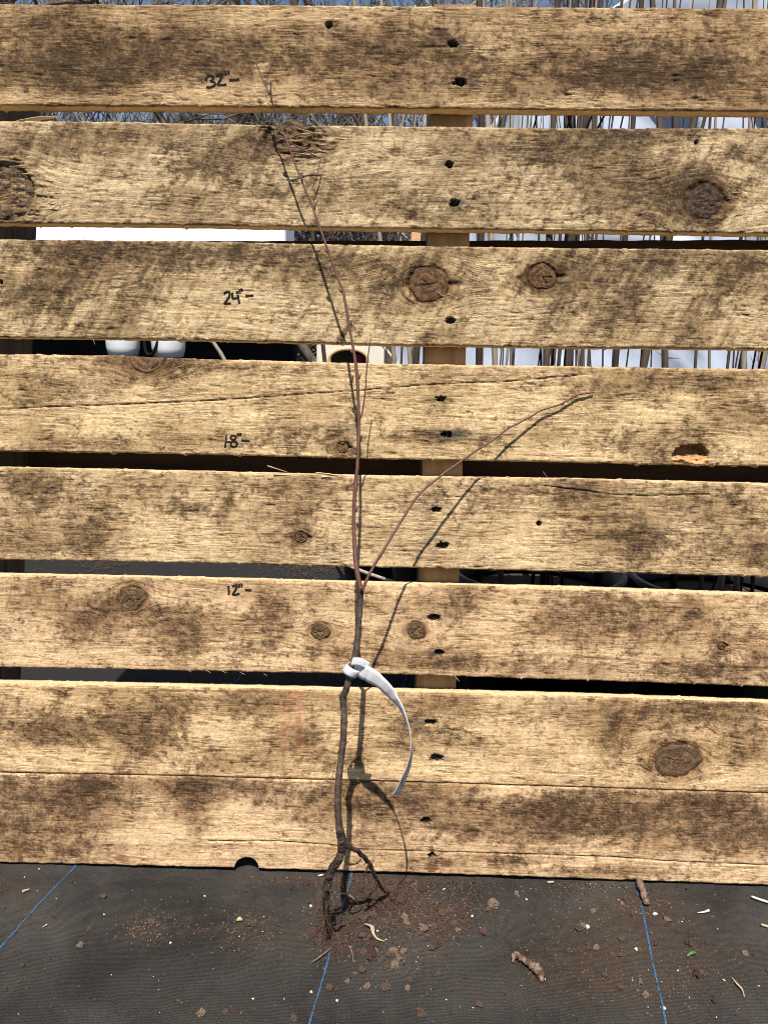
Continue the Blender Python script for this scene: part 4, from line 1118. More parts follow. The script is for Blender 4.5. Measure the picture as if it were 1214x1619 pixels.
big = [(572,1407,9,'soil_d'),(484,1396,9,'soil_d'),(460,1403,7,'soil_d'),(640,1453,11,'soil_l'),(643,1462,9,'soil_l'),(668,1470,12,'soil_l'),(687,1466,10,'soil_m'),(655,1400,10,'soil_m'),(668,1406,12,'soil_d'),(700,1444,12,'soil_m'),(711,1440,9,'soil_m'),(718,1462,10,'soil_m'),(723,1472,8,'soil_l'),(764,1475,12,'soil_m'),(780,1432,15,'soil_l'),(772,1440,8,'soil_m'),(690,1496,11,'soil_d'),(682,1500,9,'soil_m'),(578,1485,15,'soil_m'),(586,1513,17,'soil_d'),(575,1509,10,'soil_m'),(592,1497,11,'soil_d'),(622,1506,12,'soil_l'),(630,1516,10,'soil_l'),(638,1505,9,'soil_l'),(615,1511,9,'soil_m'),(594,1506,7,'soil_l'),(624,1528,11,'soil_l'),(572,1535,11,'soil_m'),(580,1560,9,'soil_l'),(609,1563,12,'soil_m'),(644,1562,7,'soil_l'),(649,1549,7,'soil_m'),(692,1539,7,'soil_m'),(610,1532,8,'soil_m'),(549,1552,6,'soil_l'),(757,1590,9,'soil_m'),(665,1603,12,'soil_m'),(522,1562,8,'soil_m'),(465,1612,9,'soil_m'),(127,1495,9,'soil_l'),(164,1419,9,'soil_m'),(142,1471,8,'soil_m'),(184,1482,6,'soil_m'),(36,1528,7,'soil_m'),(318,1603,10,'soil_l'),(357,1601,7,'soil_m'),(398,1461,11,'soil_m'),(241,1460,10,'soil_m'),(920,1464,10,'soil_l'),(915,1467,12,'soil_m'),(937,1440,8,'soil_l'),(981,1485,9,'soil_m'),(930,1498,10,'soil_m'),(942,1500,8,'soil_l'),(968,1510,7,'soil_m'),(983,1512,9,'soil_m'),(1000,1445,9,'soil_m'),(1012,1552,8,'soil_l'),(1020,1572,8,'soil_l'),(1088,1493,11,'soil_d'),(1095,1498,9,'soil_m'),(1101,1541,13,'soil_d'),(1107,1539,9,'soil_m'),(1130,1583,9,'soil_d'),(1177,1506,8,'soil_l'),(1053,1455,9,'soil_l'),(988,1420,8,'soil_m'),(983,1428,7,'soil_l'),(955,1543,8,'soil_m'),(980,1562,9,'soil_m'),(898,1503,6,'soil_m'),(816,1412,7,'soil_l'),(645,1385,9,'soil_m'),(600,1392,8,'soil_m'),(630,1432,12,'soil_d'),(612,1428,13,'soil_d'),(603,1420,11,'soil_d'),(596,1434,9,'soil_d'),(590,1448,10,'soil_m'),(575,1455,12,'soil_m'),(620,1440,10,'soil_d'),(585,1424,9,'soil_d'),(640,1424,8,'soil_d'),(519,1478,12,'soil_d'),(513,1465,9,'soil_d'),(526,1472,9,'soil_d'),(534,1482,9,'soil_m'),(509,1452,8,'soil_d'),(530,1455,9,'soil_d'),(527,1440,8,'soil_d'),
       (492,1434,6,'white'),(702,1404,6,'white'),(746,1449,6,'white'),(597,1474,5,'white'),(492,1568,6,'white'),(533,1581,5,'white'),(1005,1500,7,'white'),(929,1465,8,'white'),(324,1416,5,'white'),(270,1493,5,'white'),(64,1370,4,'white'),(1134,1467,4,'white'),(1144,1550,5,'white'),(1071,1535,4,'white'),(1050,1594,6,'white'),(620,1413,5,'white'),(400,1580,4,'white'),(165,1446,4,'white'),(1035,1446,9,'white'),(832,1421,5,'white'),(656,1394,5,'white')]
for b_ in big: crumb(*b_)

def scatter(name, n, mk, smin, smax, clusters, label, flat=.5, seed=0):
    r_ = np.random.default_rng(seed); parts = []
    for i in range(n):
        c = clusters[r_.integers(len(clusters))]
        if c is None:
            x, y = r_.uniform(-60, 1270), r_.uniform(1372, 1650)
        else:
            x, y = r_.normal(c[0], c[2]), r_.normal(c[1], c[3])
        p = gpt(x, max(y, 1340))
        r = r_.uniform(smin, smax)**1.0/1500/2
        lim = -.003-r
        if p[1] > lim: p[1] = lim-abs(r_.normal(0, .004))
        V = ICO*(1+.35*r_.normal(size=(12, 1)))*np.array([1, r_.uniform(.5, 1), flat])*r
        a = r_.uniform(0, 6.28); ca, sa = math.cos(a), math.sin(a)
        V = V @ np.array([[ca, sa, 0], [-sa, ca, 0], [0, 0, 1]])
        parts.append((V+p+np.array([0, 0, r*.3]), ICF))
    v, f = join(parts)
    o = put(name, mesh_of(name, v, f, False), M[mk])
    return tag(o, label, name.replace('_', ' '), kind='stuff')
CLd = [(616,1424,14,7),(612,1426,18,8),(610,1430,22,9),(520,1460,12,22),(530,1480,16,16),(590,1400,50,12),(690,1455,40,20),None]
CLm = [(600,1440,50,30),(690,1450,45,25),(620,1510,50,30),(560,1390,70,6),(700,1400,60,10),(540,1480,40,30),(930,1490,60,40),(1010,1430,30,12),(400,1470,40,20),(240,1465,25,15),(920,1400,40,25),(1090,1510,60,40),(1020,1560,60,30),(640,1430,30,14),(700,1440,35,16),(660,1460,40,20),None]
scatter('soil_grit', 3800, 'soil_d', 1.0, 6.0, CLd, 'scatter of fine dark soil grit around the roots', .6, 1)
scatter('brown_grit', 3600, 'soil_m', .8, 3.8, CLm, 'scatter of fine brown soil grit on the black fabric', .5, 2)
scatter('pale_grit', 900, 'soil_l', .8, 3.0, CLm, 'scatter of pale bark grit on the black fabric', .5, 3)
scatter('white_grit', 150, 'white', .8, 2.2, CLm+[None]*8, 'scatter of tiny white grit specks on the black fabric', .5, 4)

def litter(name, pts, rad, mat, label, cat, n=20, wob=.12, sides=7, seed=0, flat=None):
    p = spline(pts, n)
    r = np.interp(np.linspace(0, 1, n), np.linspace(0, 1, len(rad)), rad)
    v, f = tube(p, r, sides, wob, seed)
    o0 = p[0].copy(); 
    me = mesh_of(name, v-o0, f)
    o = put(name, me, mat); o.location = o0
    return tag(o, label, cat)
litter('stick_stub', [gpt(1010,1396,.005), gpt(1012,1404,.005), gpt(1015,1414,.006), gpt(1018,1424,.005), gpt(1022,1434,.004)], [.0034,.0042,.0030,.0044,.0028], M['barkp'], 'short thick bark stick poking from under the pallet', 'stick', 30, .12, 10, 1)
litter('bark_piece', [gpt(812,1516,.004), gpt(826,1523,.004), gpt(838,1532,.005), gpt(850,1541,.004), gpt(856,1556,.002)], [.0022,.0028,.0036,.0046,.0018], M['barkp'], 'crooked reddish bark piece lying right of the roots on fabric', 'bark piece', 30, .22, 9, 2)
litter('bark_piece', [gpt(813,1517,.003), gpt(811,1522,.003), gpt(810,1530,.002)], [.002,.0024,.001], M['barkp'], 'tiny bark chip at the left end of the crooked bark piece', 'bark piece', 12, .2, 7, 3)
litter('root_piece', [gpt(577,1466,.003), gpt(586,1473,.005), gpt(589,1480,.003), gpt(596,1488,.002), gpt(608,1492,.002)], [.0007,.0011,.0013,.0010,.0004], M['straw'], 'pale curved root piece lying below the right root', 'root piece', 24, .08, 7, 4)
litter('root_piece', [gpt(584,1466,.002), gpt(590,1473,.004), gpt(591,1482,.003)], [.0006,.0009,.0006], M['straw'], 'short pale root curl crossing the curved root piece', 'root piece', 14, .08, 6, 5)
litter('root_piece', [gpt(493,1525,.002), gpt(508,1516,.003), gpt(522,1505,.003)], [.0005,.0009,.0006], M['soil_l'], 'thin tan rootlet crossing the middle blue stripe', 'root piece', 14, .05, 6, 6)
litter('root_piece', [gpt(540,1416,.004), gpt(553,1424,.006), gpt(566,1434,.004)], [.0006,.0009,.0004], M['soil_l'], 'thin tan rootlet above the blue stripe between the two roots', 'root piece', 14, .05, 6, 7)
litter('root_piece', [gpt(551,1498,.002), gpt(556,1510,.003), gpt(559,1526,.002)], [.0005,.0007,.0003], M['soil_l'], 'thin tan rootlet hanging down right of the blue stripe', 'root piece', 14, .05, 6, 8)
litter('straw', [gpt(1187,1419,.003), gpt(1202,1425,.003), gpt(1230,1434,.003)], [.0011,.0012,.0012], M['white'], 'white straw lying at the right edge beside the pallet', 'straw', 10, .03, 7, 9)
litter('straw', [gpt(1102,1444,.002), gpt(1112,1443,.002), gpt(1120,1442,.003)], [.0005,.0008,.0014], M['white'], 'short white plastic bit lying on fabric right of the bark stick', 'straw', 10, .05, 6, 10)
litter('straw', [gpt(1155,1547,.002), gpt(1164,1559,.003), gpt(1172,1566,.002), gpt(1176,1576,.001)], [.0003,.0009,.0009,.0004], M['straw'], 'bent tan stalk lying near the lower right corner', 'straw', 12, .05, 6, 11)
litter('straw', [gpt(1202,1463,.002), gpt(1214,1467,.002), gpt(1222,1470,.002)], [.0012,.0013,.0009], M['straw'], 'stubby tan straw at the right edge below the white straw', 'straw', 10, .06, 6, 12)
litter('straw', [gpt(503,1384,.002), gpt(511,1383,.002)], [.0009,.0008], M['white'], 'tiny pale straw at the pallet foot left of the roots', 'straw', 8, .06, 6, 13)
litter('straw', [gpt(865,1394,.002), gpt(875,1394,.002)], [.0012,.001], M['straw'], 'tiny tan straw at the pallet foot right of the tag shadow', 'straw', 8, .06, 6, 14)
litter('straw', [gpt(36,1413,.002), gpt(47,1409,.002)], [.0015,.001], M['straw'], 'pale straw bit beside the left blue stripe', 'straw', 8, .1, 6, 15)
litter('straw', [gpt(68,1469,.001), gpt(76,1466,.002)], [.0005,.0009], M['straw'], 'small tan straw bit right of the left blue stripe', 'straw', 8, .1, 6, 16)
M['leaf'] = mottled('green_leaf_bit', (.045, .08, .022), (.10, .14, .05), 200, .6, .2, .0003)
M['leaf_y'] = mottled('yellow_green_bit', (.26, .27, .09), (.36, .36, .16), 200, .6, .2, .0003)
litter('leaf_bit', [gpt(1085,1515,.002), gpt(1092,1512,.004), gpt(1099,1509,.002)], [.0008,.0018,.0012], M['leaf'], 'small green leaf bit lying right of the right blue stripe', 'leaf', 12, .1, 7, 17)
litter('leaf_bit', [gpt(375,1458,.002), gpt(379,1457,.003), gpt(383,1457,.002)], [.001,.0022,.0011], M['leaf_y'], 'yellow green seed bit lying left of the roots', 'leaf', 12, .08, 7, 18)
# damp clod at the tip of the right root
cl = lump(11, 1.3)*np.array([.013, .009, .0095])
n1 = 1
p0 = gpt(620, 1424, .002)
o = put('soil_clod', mesh_of('soil_clod', cl*n1, IF3, False), M['soil_d']); o.location = p0
tag(o, 'dark damp soil clod clinging at the right root tip', 'soil clod')
o = put('soil_clod', mesh_of('soil_clod', lump(12, 1.3)*np.array([.007, .006, .0045]), IF3, False), M['soil_d']); o.location = gpt(598, 1436, .002)
tag(o, 'smaller dark soil clod left of the right root tip', 'soil clod')
# litter on the fabric behind the pallet
lit = []
for (cx_, cy2, sx, sy, n) in ((165, 897, 18, 6, 60), (515, 902, 40, 5, 150), (230, 895, 120, 6, 30), (420, 905, 60, 6, 26), (620, 900, 30, 8, 40)):
    for i in range(n):
        p = ground_at(random.gauss(cx_, sx), random.gauss(cy2, sy)); 
        if p[1] < .3: continue
        a = random.uniform(0, 3.14); L = random.uniform(.008, .035)
        d = np.array([math.cos(a), math.sin(a), random.uniform(-.05, .25)])
        lit.append(tube([p+np.array([0, 0, .002]), p+d*L*.5+np.array([0, 0, .003]), p+d*L+np.array([0, 0, .002])], [.0004, .0007, .0003], 5))
v, f = join(lit)
tag(put('twig_litter', mesh_of('twig_litter', v, f), M['soil_m']), 'loose brown twig litter on the fabric behind the pallet', 'litter', kind='stuff')
litter('fallen_cane', [at_y(548,893,.9), at_y(585,908,.8), at_y(640,925,.7)], [.004,.004,.003], mottled('cane_grey', (.20, .17, .14), (.36, .31, .25), 80, .8, .3, .0005), 'grey fallen cane lying behind the stem fork', 'cane', 10, .03, 7, 20)

# ------------------------------------------------------------------ potted canes behind the pallet, right of the middle
M['pot'] = mottled('black_pot', (.006, .006, .006), (.014, .014, .014), 40, .5, .1, .001)
M['cane_l'] = mottled('pale_cane', (.17, .14, .105), (.34, .29, .225), 60, .75, .3, .0006, stretch=(1, 1, .2))
M['cane_d'] = mottled('dark_cane', (.025, .018, .015), (.085, .060, .045), 60, .75, .3, .0006, stretch=(1, 1, .2))
M['mulch'] = mottled('pot_mulch', (.03, .02, .015), (.10, .065, .045), 90, .95, .8, .01)
prof = [(.085, 0), (.115, .20), (.122, .20), (.124, .235), (.114, .235), (.110, .205), (.001, .200)]
nseg = 28
V = [(r*math.cos(2*math.pi*j/nseg), r*math.sin(2*math.pi*j/nseg), z) for r, z in prof[:6] for j in range(nseg)]
pot_me = mesh_of('pot', V, [(i*nseg+j, i*nseg+(j+1) % nseg, (i+1)*nseg+(j+1) % nseg, (i+1)*nseg+j) for i in range(5) for j in range(nseg)]+[tuple(range(nseg))[::-1]])
pot_me.materials.append(M['pot'])
V = [(0, 0, .205)]+[(.112*math.cos(2*math.pi*j/nseg), .112*math.sin(2*math.pi*j/nseg), .198) for j in range(nseg)]
mul_me = mesh_of('mulch', V, [(0, 1+j, 1+(j+1) % nseg) for j in range(nseg)]); mul_me.materials.append(M['mulch'])
cane_mes = []
for s in range(10):
    H = random.uniform(1.35, 1.7); ln = random.gauss(0, .13), random.gauss(0, .05)
    pts = [(ln[0]*z+.006*math.sin(z*6+s), ln[1]*z, z) for z in np.linspace(.19, H, 10)]
    r0 = random.choice((.0016, .0022, .003, .0042, .0056))*random.uniform(.85, 1.15)
    v, f = tube(pts, np.linspace(r0, r0*.55, 10), 7, .04, s)
    if s % 3 != 1:                            # a side shoot
        b0 = np.array(pts[4]); q = [b0+np.array([dx, .01, dz]) for dx, dz in ((0, 0), (.03*(1 if s % 2 else -1), .06), (.05*(1 if s % 2 else -1), .16), (.06*(1 if s % 2 else -1), .3))]
        v, f = join([(v, f), tube(q, np.linspace(r0*.6, r0*.3, 4), 6)])
    me = mesh_of('cane', v, f); me.materials.append(M['cane_l' if s % 5 == 0 else 'cane_d']); cane_mes.append(me)
pots = [(.20, .36), (.45, .34), (.70, .38), (.32, .60), (.58, .62), (.86, .60), (.10, .66), (.20, .88), (.46, .90), (.75, .92), (1.02, .90), (-.02, .95)]
for x, y in pots:
    e = empty('potted_canes', (x, y, 0), 'black nursery pot of bare upright canes behind the pallet', 'potted plant', 'pots of bare canes behind the pallet')
    for me, nm in ((pot_me, 'pot'), (mul_me, 'mulch')):
        o = bpy.data.objects.new(nm, me); col.objects.link(o); o.parent = e
    nc = random.randint(8, 12) if x > .15 else 4
    if x > .66: nc = 2
    for k in range(nc):
        o = bpy.data.objects.new('cane', random.choice(cane_mes)); col.objects.link(o); o.parent = e
        a = random.uniform(0, 6.28); rr_ = random.uniform(.01, .095)
        o.location = (rr_*math.cos(a), rr_*math.sin(a), 0); o.rotation_euler = (0, 0, random.uniform(0, 6.28))

# ------------------------------------------------------------------ far things seen through the gaps
# plastic tunnel greenhouse
M['poly'] = mottled('greenhouse_plastic', (.30, .34, .42), (.42, .46, .55), 1.2, .35, .15, .05, spec=.5)
M['hoop'] = mottled('hoop_steel', (.3, .3, .32), (.42, .42, .44), 20, .5, .1, .001)
TC, TA, TH, TY = 1.95, 2.0, 2.3, 3.0
tun = empty('greenhouse_tunnel', (TC, TY, 0), 'greenhouse tunnel of wrinkled pale blue plastic behind the canes', 'greenhouse')
th = np.linspace(0, np.pi, 60); yy = np.linspace(0, 6, 70)
T, Yg = np.meshgrid(th, yy)
fold = 1+.03*fbm(T*9, Yg*2.2, 3, 91)-.02*np.abs(np.sin(Yg*math.pi/1.2))**.5*0
P = np.stack([TA*np.cos(T)*fold, Yg, TH*np.sin(T)**.9*fold], -1)
put('roof_sheet', grid_mesh('roof_sheet', P), M['poly'], tun)
rad_ = np.linspace(0, 1, 40)
T, Rg = np.meshgrid(np.linspace(0, np.pi, 90), rad_)
X_ = TA*np.cos(T)*Rg; Z_ = TH*np.sin(T)**.9*Rg
Yw = .14*np.abs(fbm(X_*2.2+Z_*.8, Z_*1.1, 4, 92))+.11*sstep(.1, .5, fbm(X_*3+Z_*2.0, Z_*1.2-X_, 2, 93))
put('end_sheet', grid_mesh('end_sheet', np.stack([X_, -Yw, Z_], -1)), M['poly'], tun)
for k in range(6):
    pts = [(TA*1.0*math.cos(t)*1.004, .02+k*1.19, TH*math.sin(t)**.9*1.004) for t in np.linspace(0, math.pi, 40)]
    v, f = tube(pts, .018, 7)
    put('hoop', mesh_of('hoop', v, f), M['hoop'], tun)

# white trailer with a black lower skirt, two gas tanks in front of it
M['wpaint'] = mottled('white_trailer_paint', (.80, .80, .80), (.86, .86, .86), 3, .35, 0)
M['blackp'] = mottled('black_skirt', (.006, .006, .006), (.012, .012, .012), 10, .9, .2, .002, spec=.05)
Yt = 6.0
xa = at_y(40, 370, Yt)[0]-.4; xb = at_y(451, 370, Yt)[0]
z_lo = at_y(250, 470, Yt)[2]; z_hi = at_y(250, 262, Yt)[2]
trl = empty('trailer', ((xa+xb)/2, Yt, 0), 'white trailer with black lower skirt seen through the left gaps', 'trailer')
def bevel_box(name, lo, hi, mat, parent, bev=.02):
    v, f = box_vf(lo, hi)
    me = mesh_of(name, v, f, False)
    o = part(name, me, mat, parent)
    b = o.modifiers.new('bevel', 'BEVEL'); b.width = bev; b.segments = 3
    return o
bevel_box('body', (xa, Yt, z_lo), (xb, Yt+.6, z_hi), M['wpaint'], trl, .05)
xs_ = at_y(452, 555, Yt)[0]
bevel_box('skirt', (xa, Yt+.45, .16), (xs_, Yt+.75, z_lo-.001), M['blackp'], trl, .02)
bevel_box('drawbar', (at_y(140, 575, 5.6)[0], 5.35, .40), (at_y(320, 575, 5.6)[0], Yt+.045, .455), M['blackp'], trl, .01)
for k in range(2):
    xw = xa+.4+k*1.2; n = 24
    V = [(xw, Yt+.35+dy, .17) for dy in (0,)]
    pts = [(xw+.17*math.cos(t), Yt+.03, .17+.17*math.sin(t)) for t in np.linspace(0, 2*math.pi, 25)]
    v, f = tube(pts, .05, 8, cap=False)
    o = part('wheel', mesh_of('wheel', v, f), M['blackp'], trl)
M['tank'] = mottled('white_tank_paint', (.55, .57, .60), (.66, .68, .70), 8, .4, .05, .002)
def gas_tank(x0, x1, label):
    c = at_y((x0+x1)/2, 572, 5.5); r = (at_y(x1, 572, 5.5)[0]-at_y(x0, 572, 5.5)[0])/2
    e = empty('gas_tank', (c[0], c[1], .457), label, 'gas tank', 'gas tanks on the trailer drawbar')
    prof = [(.001, .012), (.55, .014), (.85, .03), (.97, .09), (1, .16), (1, .40), (.97, .46), (.8, .52), (.4, .555), (.001, .56)]
    n = 32
    V = [(r*a*math.cos(2*math.pi*j/n), r*a*math.sin(2*math.pi*j/n), z) for a, z in prof for j in range(n)]
    put('body', mesh_of('body', V, [(i*n+j, i*n+(j+1) % n, (i+1)*n+(j+1) % n, (i+1)*n+j) for i in range(len(prof)-1) for j in range(n)]), M['tank'], e)
    pts = [(r*.6*math.cos(t), r*.6*math.sin(t), .01) for t in np.linspace(0, 2*math.pi, 25)]
    v, f = tube(pts, .012, 6, cap=False); put('foot_ring', mesh_of('foot_ring', v, f), M['blackp'], e)
    pts = [(r*.55*math.cos(t), r*.55*math.sin(t), .62) for t in np.linspace(.6, 5.8, 25)]
    v, f = tube(pts, .018, 6); put('collar', mesh_of('collar', v, f), M['tank'], e)
    v, f = tube([(0, 0, .55), (0, 0, .60)], .02, 10); put('valve', mesh_of('valve', v, f), M['blackp'], e)
gas_tank(170, 222, 'left one of two white gas tanks in front of the black skirt')
gas_tank(241, 294, 'right one of two white gas tanks in front of the black skirt')
litter('hose', [at_y(226,520,5.45), at_y(231,556,5.42), at_y(240,560,5.40), at_y(247,548,5.38), at_y(252,530,5.4)], [.012,.012,.012,.012,.012], M['blackp'], 'black hose hanging between the two white gas tanks', 'hose', 24, .02, 7, 31)
litter('fallen_branch', [at_y(333,535,4.5), at_y(350,560,4.5), at_y(366,592,4.5)], [.012,.014,.014], M['cane_l'], 'pale branch leaning in front of the black skirt', 'branch', 16, .05, 7, 32)

# cream cabinet with an arched opening
M['cream'] = mottled('cream_paint', (.50, .47, .38), (.60, .56, .46), 6, .6, .05, .002)
M['tan'] = mottled('tan_arch_trim', (.30, .20, .10), (.42, .29, .15), 20, .7, .1, .002)
M['maroon'] = mottled('maroon_cloth', (.20, .015, .04), (.32, .03, .07), 30, .9, .3, .004)
Yc = 4.2
cA = at_y(501, 560, Yc); cB = at_y(607, 560, Yc)
aL = at_y(521, 570, Yc)[0]; aR = at_y(581, 570, Yc)[0]; aT = at_y(550, 552, Yc)[2]
acx = (aL+aR)/2; arx = (aR-aL)/2; asp = aT-.06
cab = empty('cream_cabinet', ((cA[0]+cB[0])/2, Yc, 0), 'cream cabinet with an arched opening seen beside the sapling stem', 'cabinet')
zt = at_y(550, 440, Yc)[2]
V = []; outer = []; inner = []
ts = np.linspace(0, math.pi, 21)
inn = [(acx+arx, .05)]+[(acx+arx*math.cos(t), asp+(aT-asp)*math.sin(t)) for t in ts]+[(acx-arx, .05)]
out = [(cB[0], .02)]+[(cB[0]+(cA[0]-cB[0])*i/20, zt) for i in range(21)]+[(cA[0], .02)]
k = len(inn)
for y in (Yc, Yc+.025):
    V += [(x, y, z) for x, z in out]+[(x, y, z) for x, z in inn]
Fc = []
for i in range(k-1):
    Fc += [(i, i+1, k+i+1, k+i), (2*k+i, 3*k+i, 3*k+i+1, 2*k+i+1), (i, 2*k+i, 2*k+i+1, i+1), (k+i, k+i+1, 3*k+i+1, 3*k+i)]
part('front_panel', mesh_of('front_panel', V, Fc, False), M['cream'], cab)
v, f = tube([(x, Yc-.004, z) for x, z in inn], .010, 8); part('arch_trim', mesh_of('arch_trim', v, f), M['tan'], cab)
for nm, lo, hi in (('side_panel', (cA[0], Yc+.026, .02), (cA[0]+.02, Yc+.4, zt)), ('side_panel', (cB[0]-.02, Yc+.026, .02), (cB[0], Yc+.4, zt)), ('back_panel', (cA[0]+.021, Yc+.38, .02), (cB[0]-.021, Yc+.4, zt)), ('top_panel', (cA[0]-.02, Yc-.02, zt+.001), (cB[0]+.02, Yc+.42, zt+.02))):
    bevel_box(nm, lo, hi, M['cream'], cab, .004)
# folded maroon cloth inside
qx, qy, qz = at_y(569, 566, Yc+.1)
o = put('maroon_cloth', mesh_of('maroon_cloth', IV2*np.array([.05, .06, .05])*(1+.12*np.random.default_rng(8).normal(size=(len(IV2), 1))), IF2, True), M['maroon'])
o.location = (qx, Yc+.10, qz-.008); tag(o, 'maroon cloth bundle inside the arched opening', 'cloth')
# the stack the cloth sits on
bx0 = bevel_box('box', (acx-arx+.02, Yc+.05, .051), (acx+arx-.005, Yc+.3, qz-.05), M['cream'], None, .006) if False else None
v, f = box_vf((-.09, -.09, 0), (.09, .09, qz-.05)); o = put('storage_box', mesh_of('storage_box', v, f, False), M['tan']); o.location = (acx+.02, Yc+.16, 0)
b = o.modifiers.new('bevel', 'BEVEL'); b.width = .006; tag(o, 'tan storage box under the maroon cloth inside the cabinet', 'box')
litter('white_stake', [at_y(604,545,2.6), at_y(616,560,2.6), at_y(632,580,2.6)], [.006,.006,.006], M['white'], 'white diagonal stake left of the middle stringer', 'stake', 8, .02, 6, 33)

# dark post, dark bin and tan carton in the second gap
Yp = 4.6
p = at_y(600, 370, Yp)
v, f = tube([(p[0], Yp, 0), (p[0]+.004, Yp, .6), (p[0], Yp, p[2]+.35)], .012, 10, .01, 3)
tag(put('metal_post', mesh_of('metal_post', v, f), mottled('galvanised', (.45, .50, .58), (.58, .62, .70), 20, .4, .05, .001)), 'thin pale metal post seen in the gap left of the stringer', 'post')
pa, pb = at_y(612, 372, 5.2), at_y(648, 372, 5.2)
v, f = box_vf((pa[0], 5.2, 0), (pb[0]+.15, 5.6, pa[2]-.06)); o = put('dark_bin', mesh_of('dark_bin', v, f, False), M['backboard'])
b = o.modifiers.new('bevel', 'BEVEL'); b.width = .02; b.segments = 2; tag(o, 'dark brown bin behind the metal post', 'bin')
pa, pb = at_y(650, 372, 5.2), at_y(678, 372, 5.2)
v, f = box_vf((pa[0], 5.22, at_y(650, 372, 5.2)[2]-.055), (pb[0], 5.4, at_y(650, 366, 5.2)[2]+.0))
o = put('carton', mesh_of('carton', v, f, False), mottled('carton_brown', (.42, .22, .12), (.52, .30, .17), 30, .85, .1, .002))
b = o.modifiers.new('bevel', 'BEVEL'); b.width = .006; tag(o, 'small orange brown carton on the dark bin', 'carton')

# bare trees
M['trunk'] = mottled('tree_bark', (.035, .027, .022), (.13, .10, .08), 18, .9, .8, .02, stretch=(1, 1, .25))
M['trunk_p'] = mottled('pale_tree_bark', (.22, .19, .16), (.38, .34, .29), 18, .9, .5, .01, stretch=(1, 1, .25))
def bare_tree(px, py, Y, wpx, H, mat, label, seed, lean=0.0):
    r_ = np.random.default_rng(seed)
    p = at_y(px, py, Y); r0 = wpx/2/F*(Y+.74)
    e = empty('bare_tree', (p[0]-lean*p[2], Y, 0), label, 'tree', 'bare trees behind the pallet')
    n = 12; z = np.linspace(0, H, n)
    pts = np.stack([lean*z+.05*np.sin(z*1.3+seed), .04*np.cos(z*1.1+seed), z], 1)
    v, f = tube(pts, r0*(1-.75*z/H)+.006, 10, .05, seed)
    put('trunk', mesh_of('trunk', v, f), mat, e)
    br = []
    def grow(a, d, L, r, lev):
        k = 5; q = [a]; dd = d.copy()
        for i in range(k):
            dd = dd+r_.normal(0, .16, 3)+np.array([0, 0, .05]); dd /= np.linalg.norm(dd)
            q.append(q[-1]+dd*L/k)
        br.append(tube(q, np.linspace(r, r*.45, k+1), 5 if lev < 2 else 4))
        if lev < 3:
            for i in range(4 if lev < 2 else 3):
                s = q[r_.integers(1, k+1)]
                nd_ = dd+r_.normal(0, .75, 3); nd_ /= np.linalg.norm(nd_)
                grow(s, nd_, L*r_.uniform(.45, .7), r*.5, lev+1)
    nb = 13
    for i in range(nb):
        k = r_.integers(3, n)
        a = r_.uniform(0, 6.28)
        grow(pts[k], np.array([math.cos(a), math.sin(a)*.6, r_.uniform(.1, .9)]), r_.uniform(.9, 2.0), max(.012, r0*.30*(1-.5*k/n)), 0)
    v, f = join(br)
    put('crown', mesh_of('crown', v, f), mat, e)
bare_tree(18, 185, 7.5, 46, 6.5, M['trunk'], 'thick dark bare tree at the far left behind the pallet', 1)
bare_tree(368, 185, 8.5, 26, 7.5, M['trunk'], 'dark bare tree trunk above the 24 inch mark', 2)
bare_tree(458, 185, 9.0, 15, 7.0, M['trunk'], 'dark slim bare tree behind the splintered knot', 3, .02)
bare_tree(490, 185, 9.5, 15, 7.5, M['trunk'], 'dark slim bare tree right of the splintered knot', 4)
bare_tree(620, 185, 8.0, 9, 6.5, M['trunk'], 'thin dark bare tree left of the middle stringer', 5, -.03)
bare_tree(185, 185, 7.8, 5, 6.0, M['trunk_p'], 'thin pale bare tree in the upper left gap', 6)
bare_tree(332, 185, 9.5, 6, 7.0, M['trunk_p'], 'thin pale bare tree left of the dark trunk', 7)
bare_tree(676, 185, 8.4, 6, 6.0, M['trunk_p'], 'thin pale bare tree beside the middle stringer', 8)
bare_tree(250, 182, 8.2, 16, 5.2, M['trunk'], 'leaning dark bare tree in the upper left gap', 9, -.65)
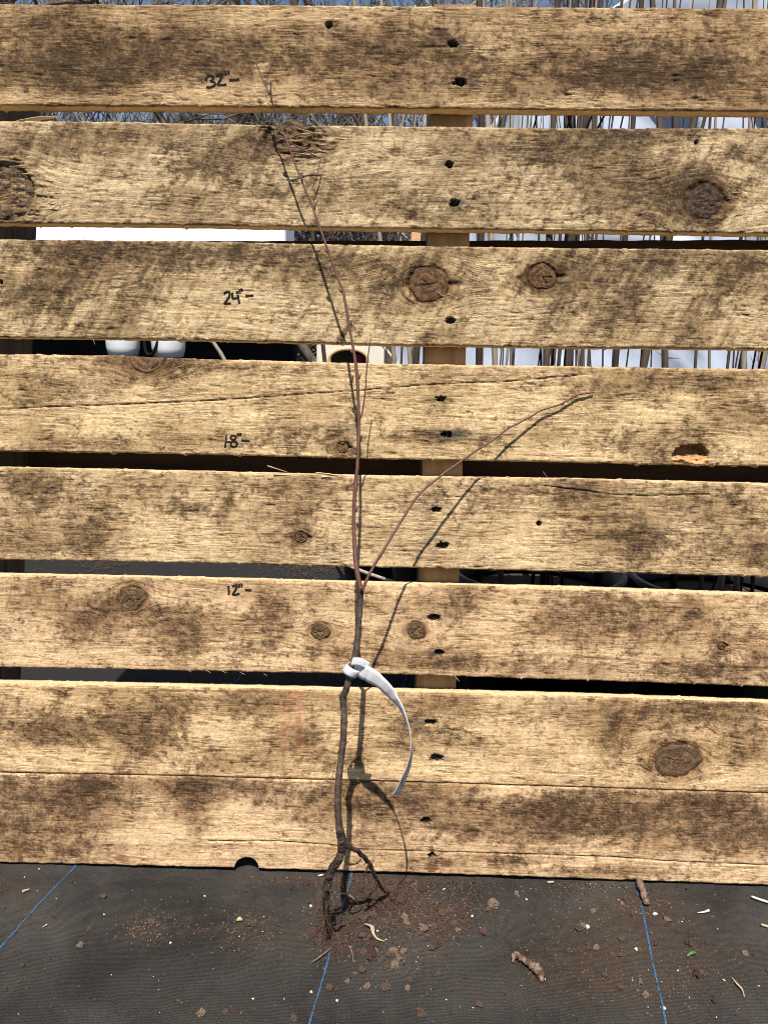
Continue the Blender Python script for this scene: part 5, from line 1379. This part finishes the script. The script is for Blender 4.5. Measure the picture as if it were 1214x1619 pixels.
# dense thicket of twigs and dim evergreens far behind
r_ = np.random.default_rng(77); tw = []
for i in range(9000):
    Y = r_.uniform(9.5, 13); x = r_.uniform(-7.5, 3.5); z = abs(r_.normal(0, 2.4)); z = min(z, 5.5)
    a = r_.uniform(0, 6.28); L = r_.uniform(.5, 1.7)
    d = np.array([math.cos(a)*.5, math.sin(a)*.3, r_.uniform(.3, 1)]); d /= np.linalg.norm(d)
    p = np.array([x, Y, z]); r = r_.uniform(.004, .013)
    tw.append(tube([p, p+d*L*.5+r_.normal(0, .05, 3), p+d*L], [r, r*.8, r*.4], 3, cap=False))
v, f = join(tw)
tag(put('thicket', mesh_of('thicket', v, f), mottled('thicket_twig', (.07, .06, .055), (.21, .185, .17), 3, .9, 0)), 'dense grey twig thicket behind the trees', 'thicket', kind='stuff')
M['ever'] = mottled('evergreen_leaf', (.016, .024, .012), (.05, .062, .03), 5, .8, 0)
def evergreen(x, Y, H, rad, seed, label):
    r_ = np.random.default_rng(seed)
    e = empty('evergreen_tree', (x, Y, 0), label, 'tree', 'dim evergreens behind the bare trees')
    v, f = tube([(0, 0, 0), (0, 0, H*.5), (0, 0, H*.95)], [.12, .09, .02], 8); put('trunk', mesh_of('trunk', v, f), M['trunk'], e)
    n = 5200; V = np.zeros((n*4, 3))
    hh = r_.random(n)**.8; a = r_.random(n)*2*np.pi
    lump = 1+.25*np.sin(a*5+seed+hh*9)+.15*np.sin(hh*30+a*2)
    rr_ = rad*(1-hh)**.7*np.sqrt(r_.random(n))*lump
    c = np.stack([rr_*np.cos(a), rr_*np.sin(a), .2+hh*(H-.2)], 1)
    d1 = r_.normal(size=(n, 3)); d1 /= np.linalg.norm(d1, axis=1)[:, None]
    d2 = np.cross(d1, r_.normal(size=(n, 3))); d2 /= np.linalg.norm(d2, axis=1)[:, None]
    s = r_.uniform(.05, .13, (n, 1))
    V[0::4] = c-d1*s; V[1::4] = c+d2*s*.35; V[2::4] = c+d1*s; V[3::4] = c-d2*s*.35
    put('crown', mesh_of('crown', V, np.arange(n*4).reshape(n, 4), False), M['ever'], e)
for i, (px, Y, H) in enumerate(((70, 14, 4.6), (300, 15.5, 5.2), (400, 14.5, 5.0), (560, 15, 5.2), (680, 16, 5.0), (-110, 15, 5.0), (205, 17, 4.4))):
    evergreen(at_y(px, 185, Y)[0], Y, H, 1.5, 200+i, ['dim evergreen behind the far left trunk', 'dim evergreen left of the dark trunk above the 24 inch mark', 'dim evergreen right of the dark trunk above the 24 inch mark', 'dim evergreen right of the slim dark trees', 'dim evergreen behind the middle stringer', 'dim evergreen past the left end of the pallet', 'low dim evergreen in the upper left gap'][i])
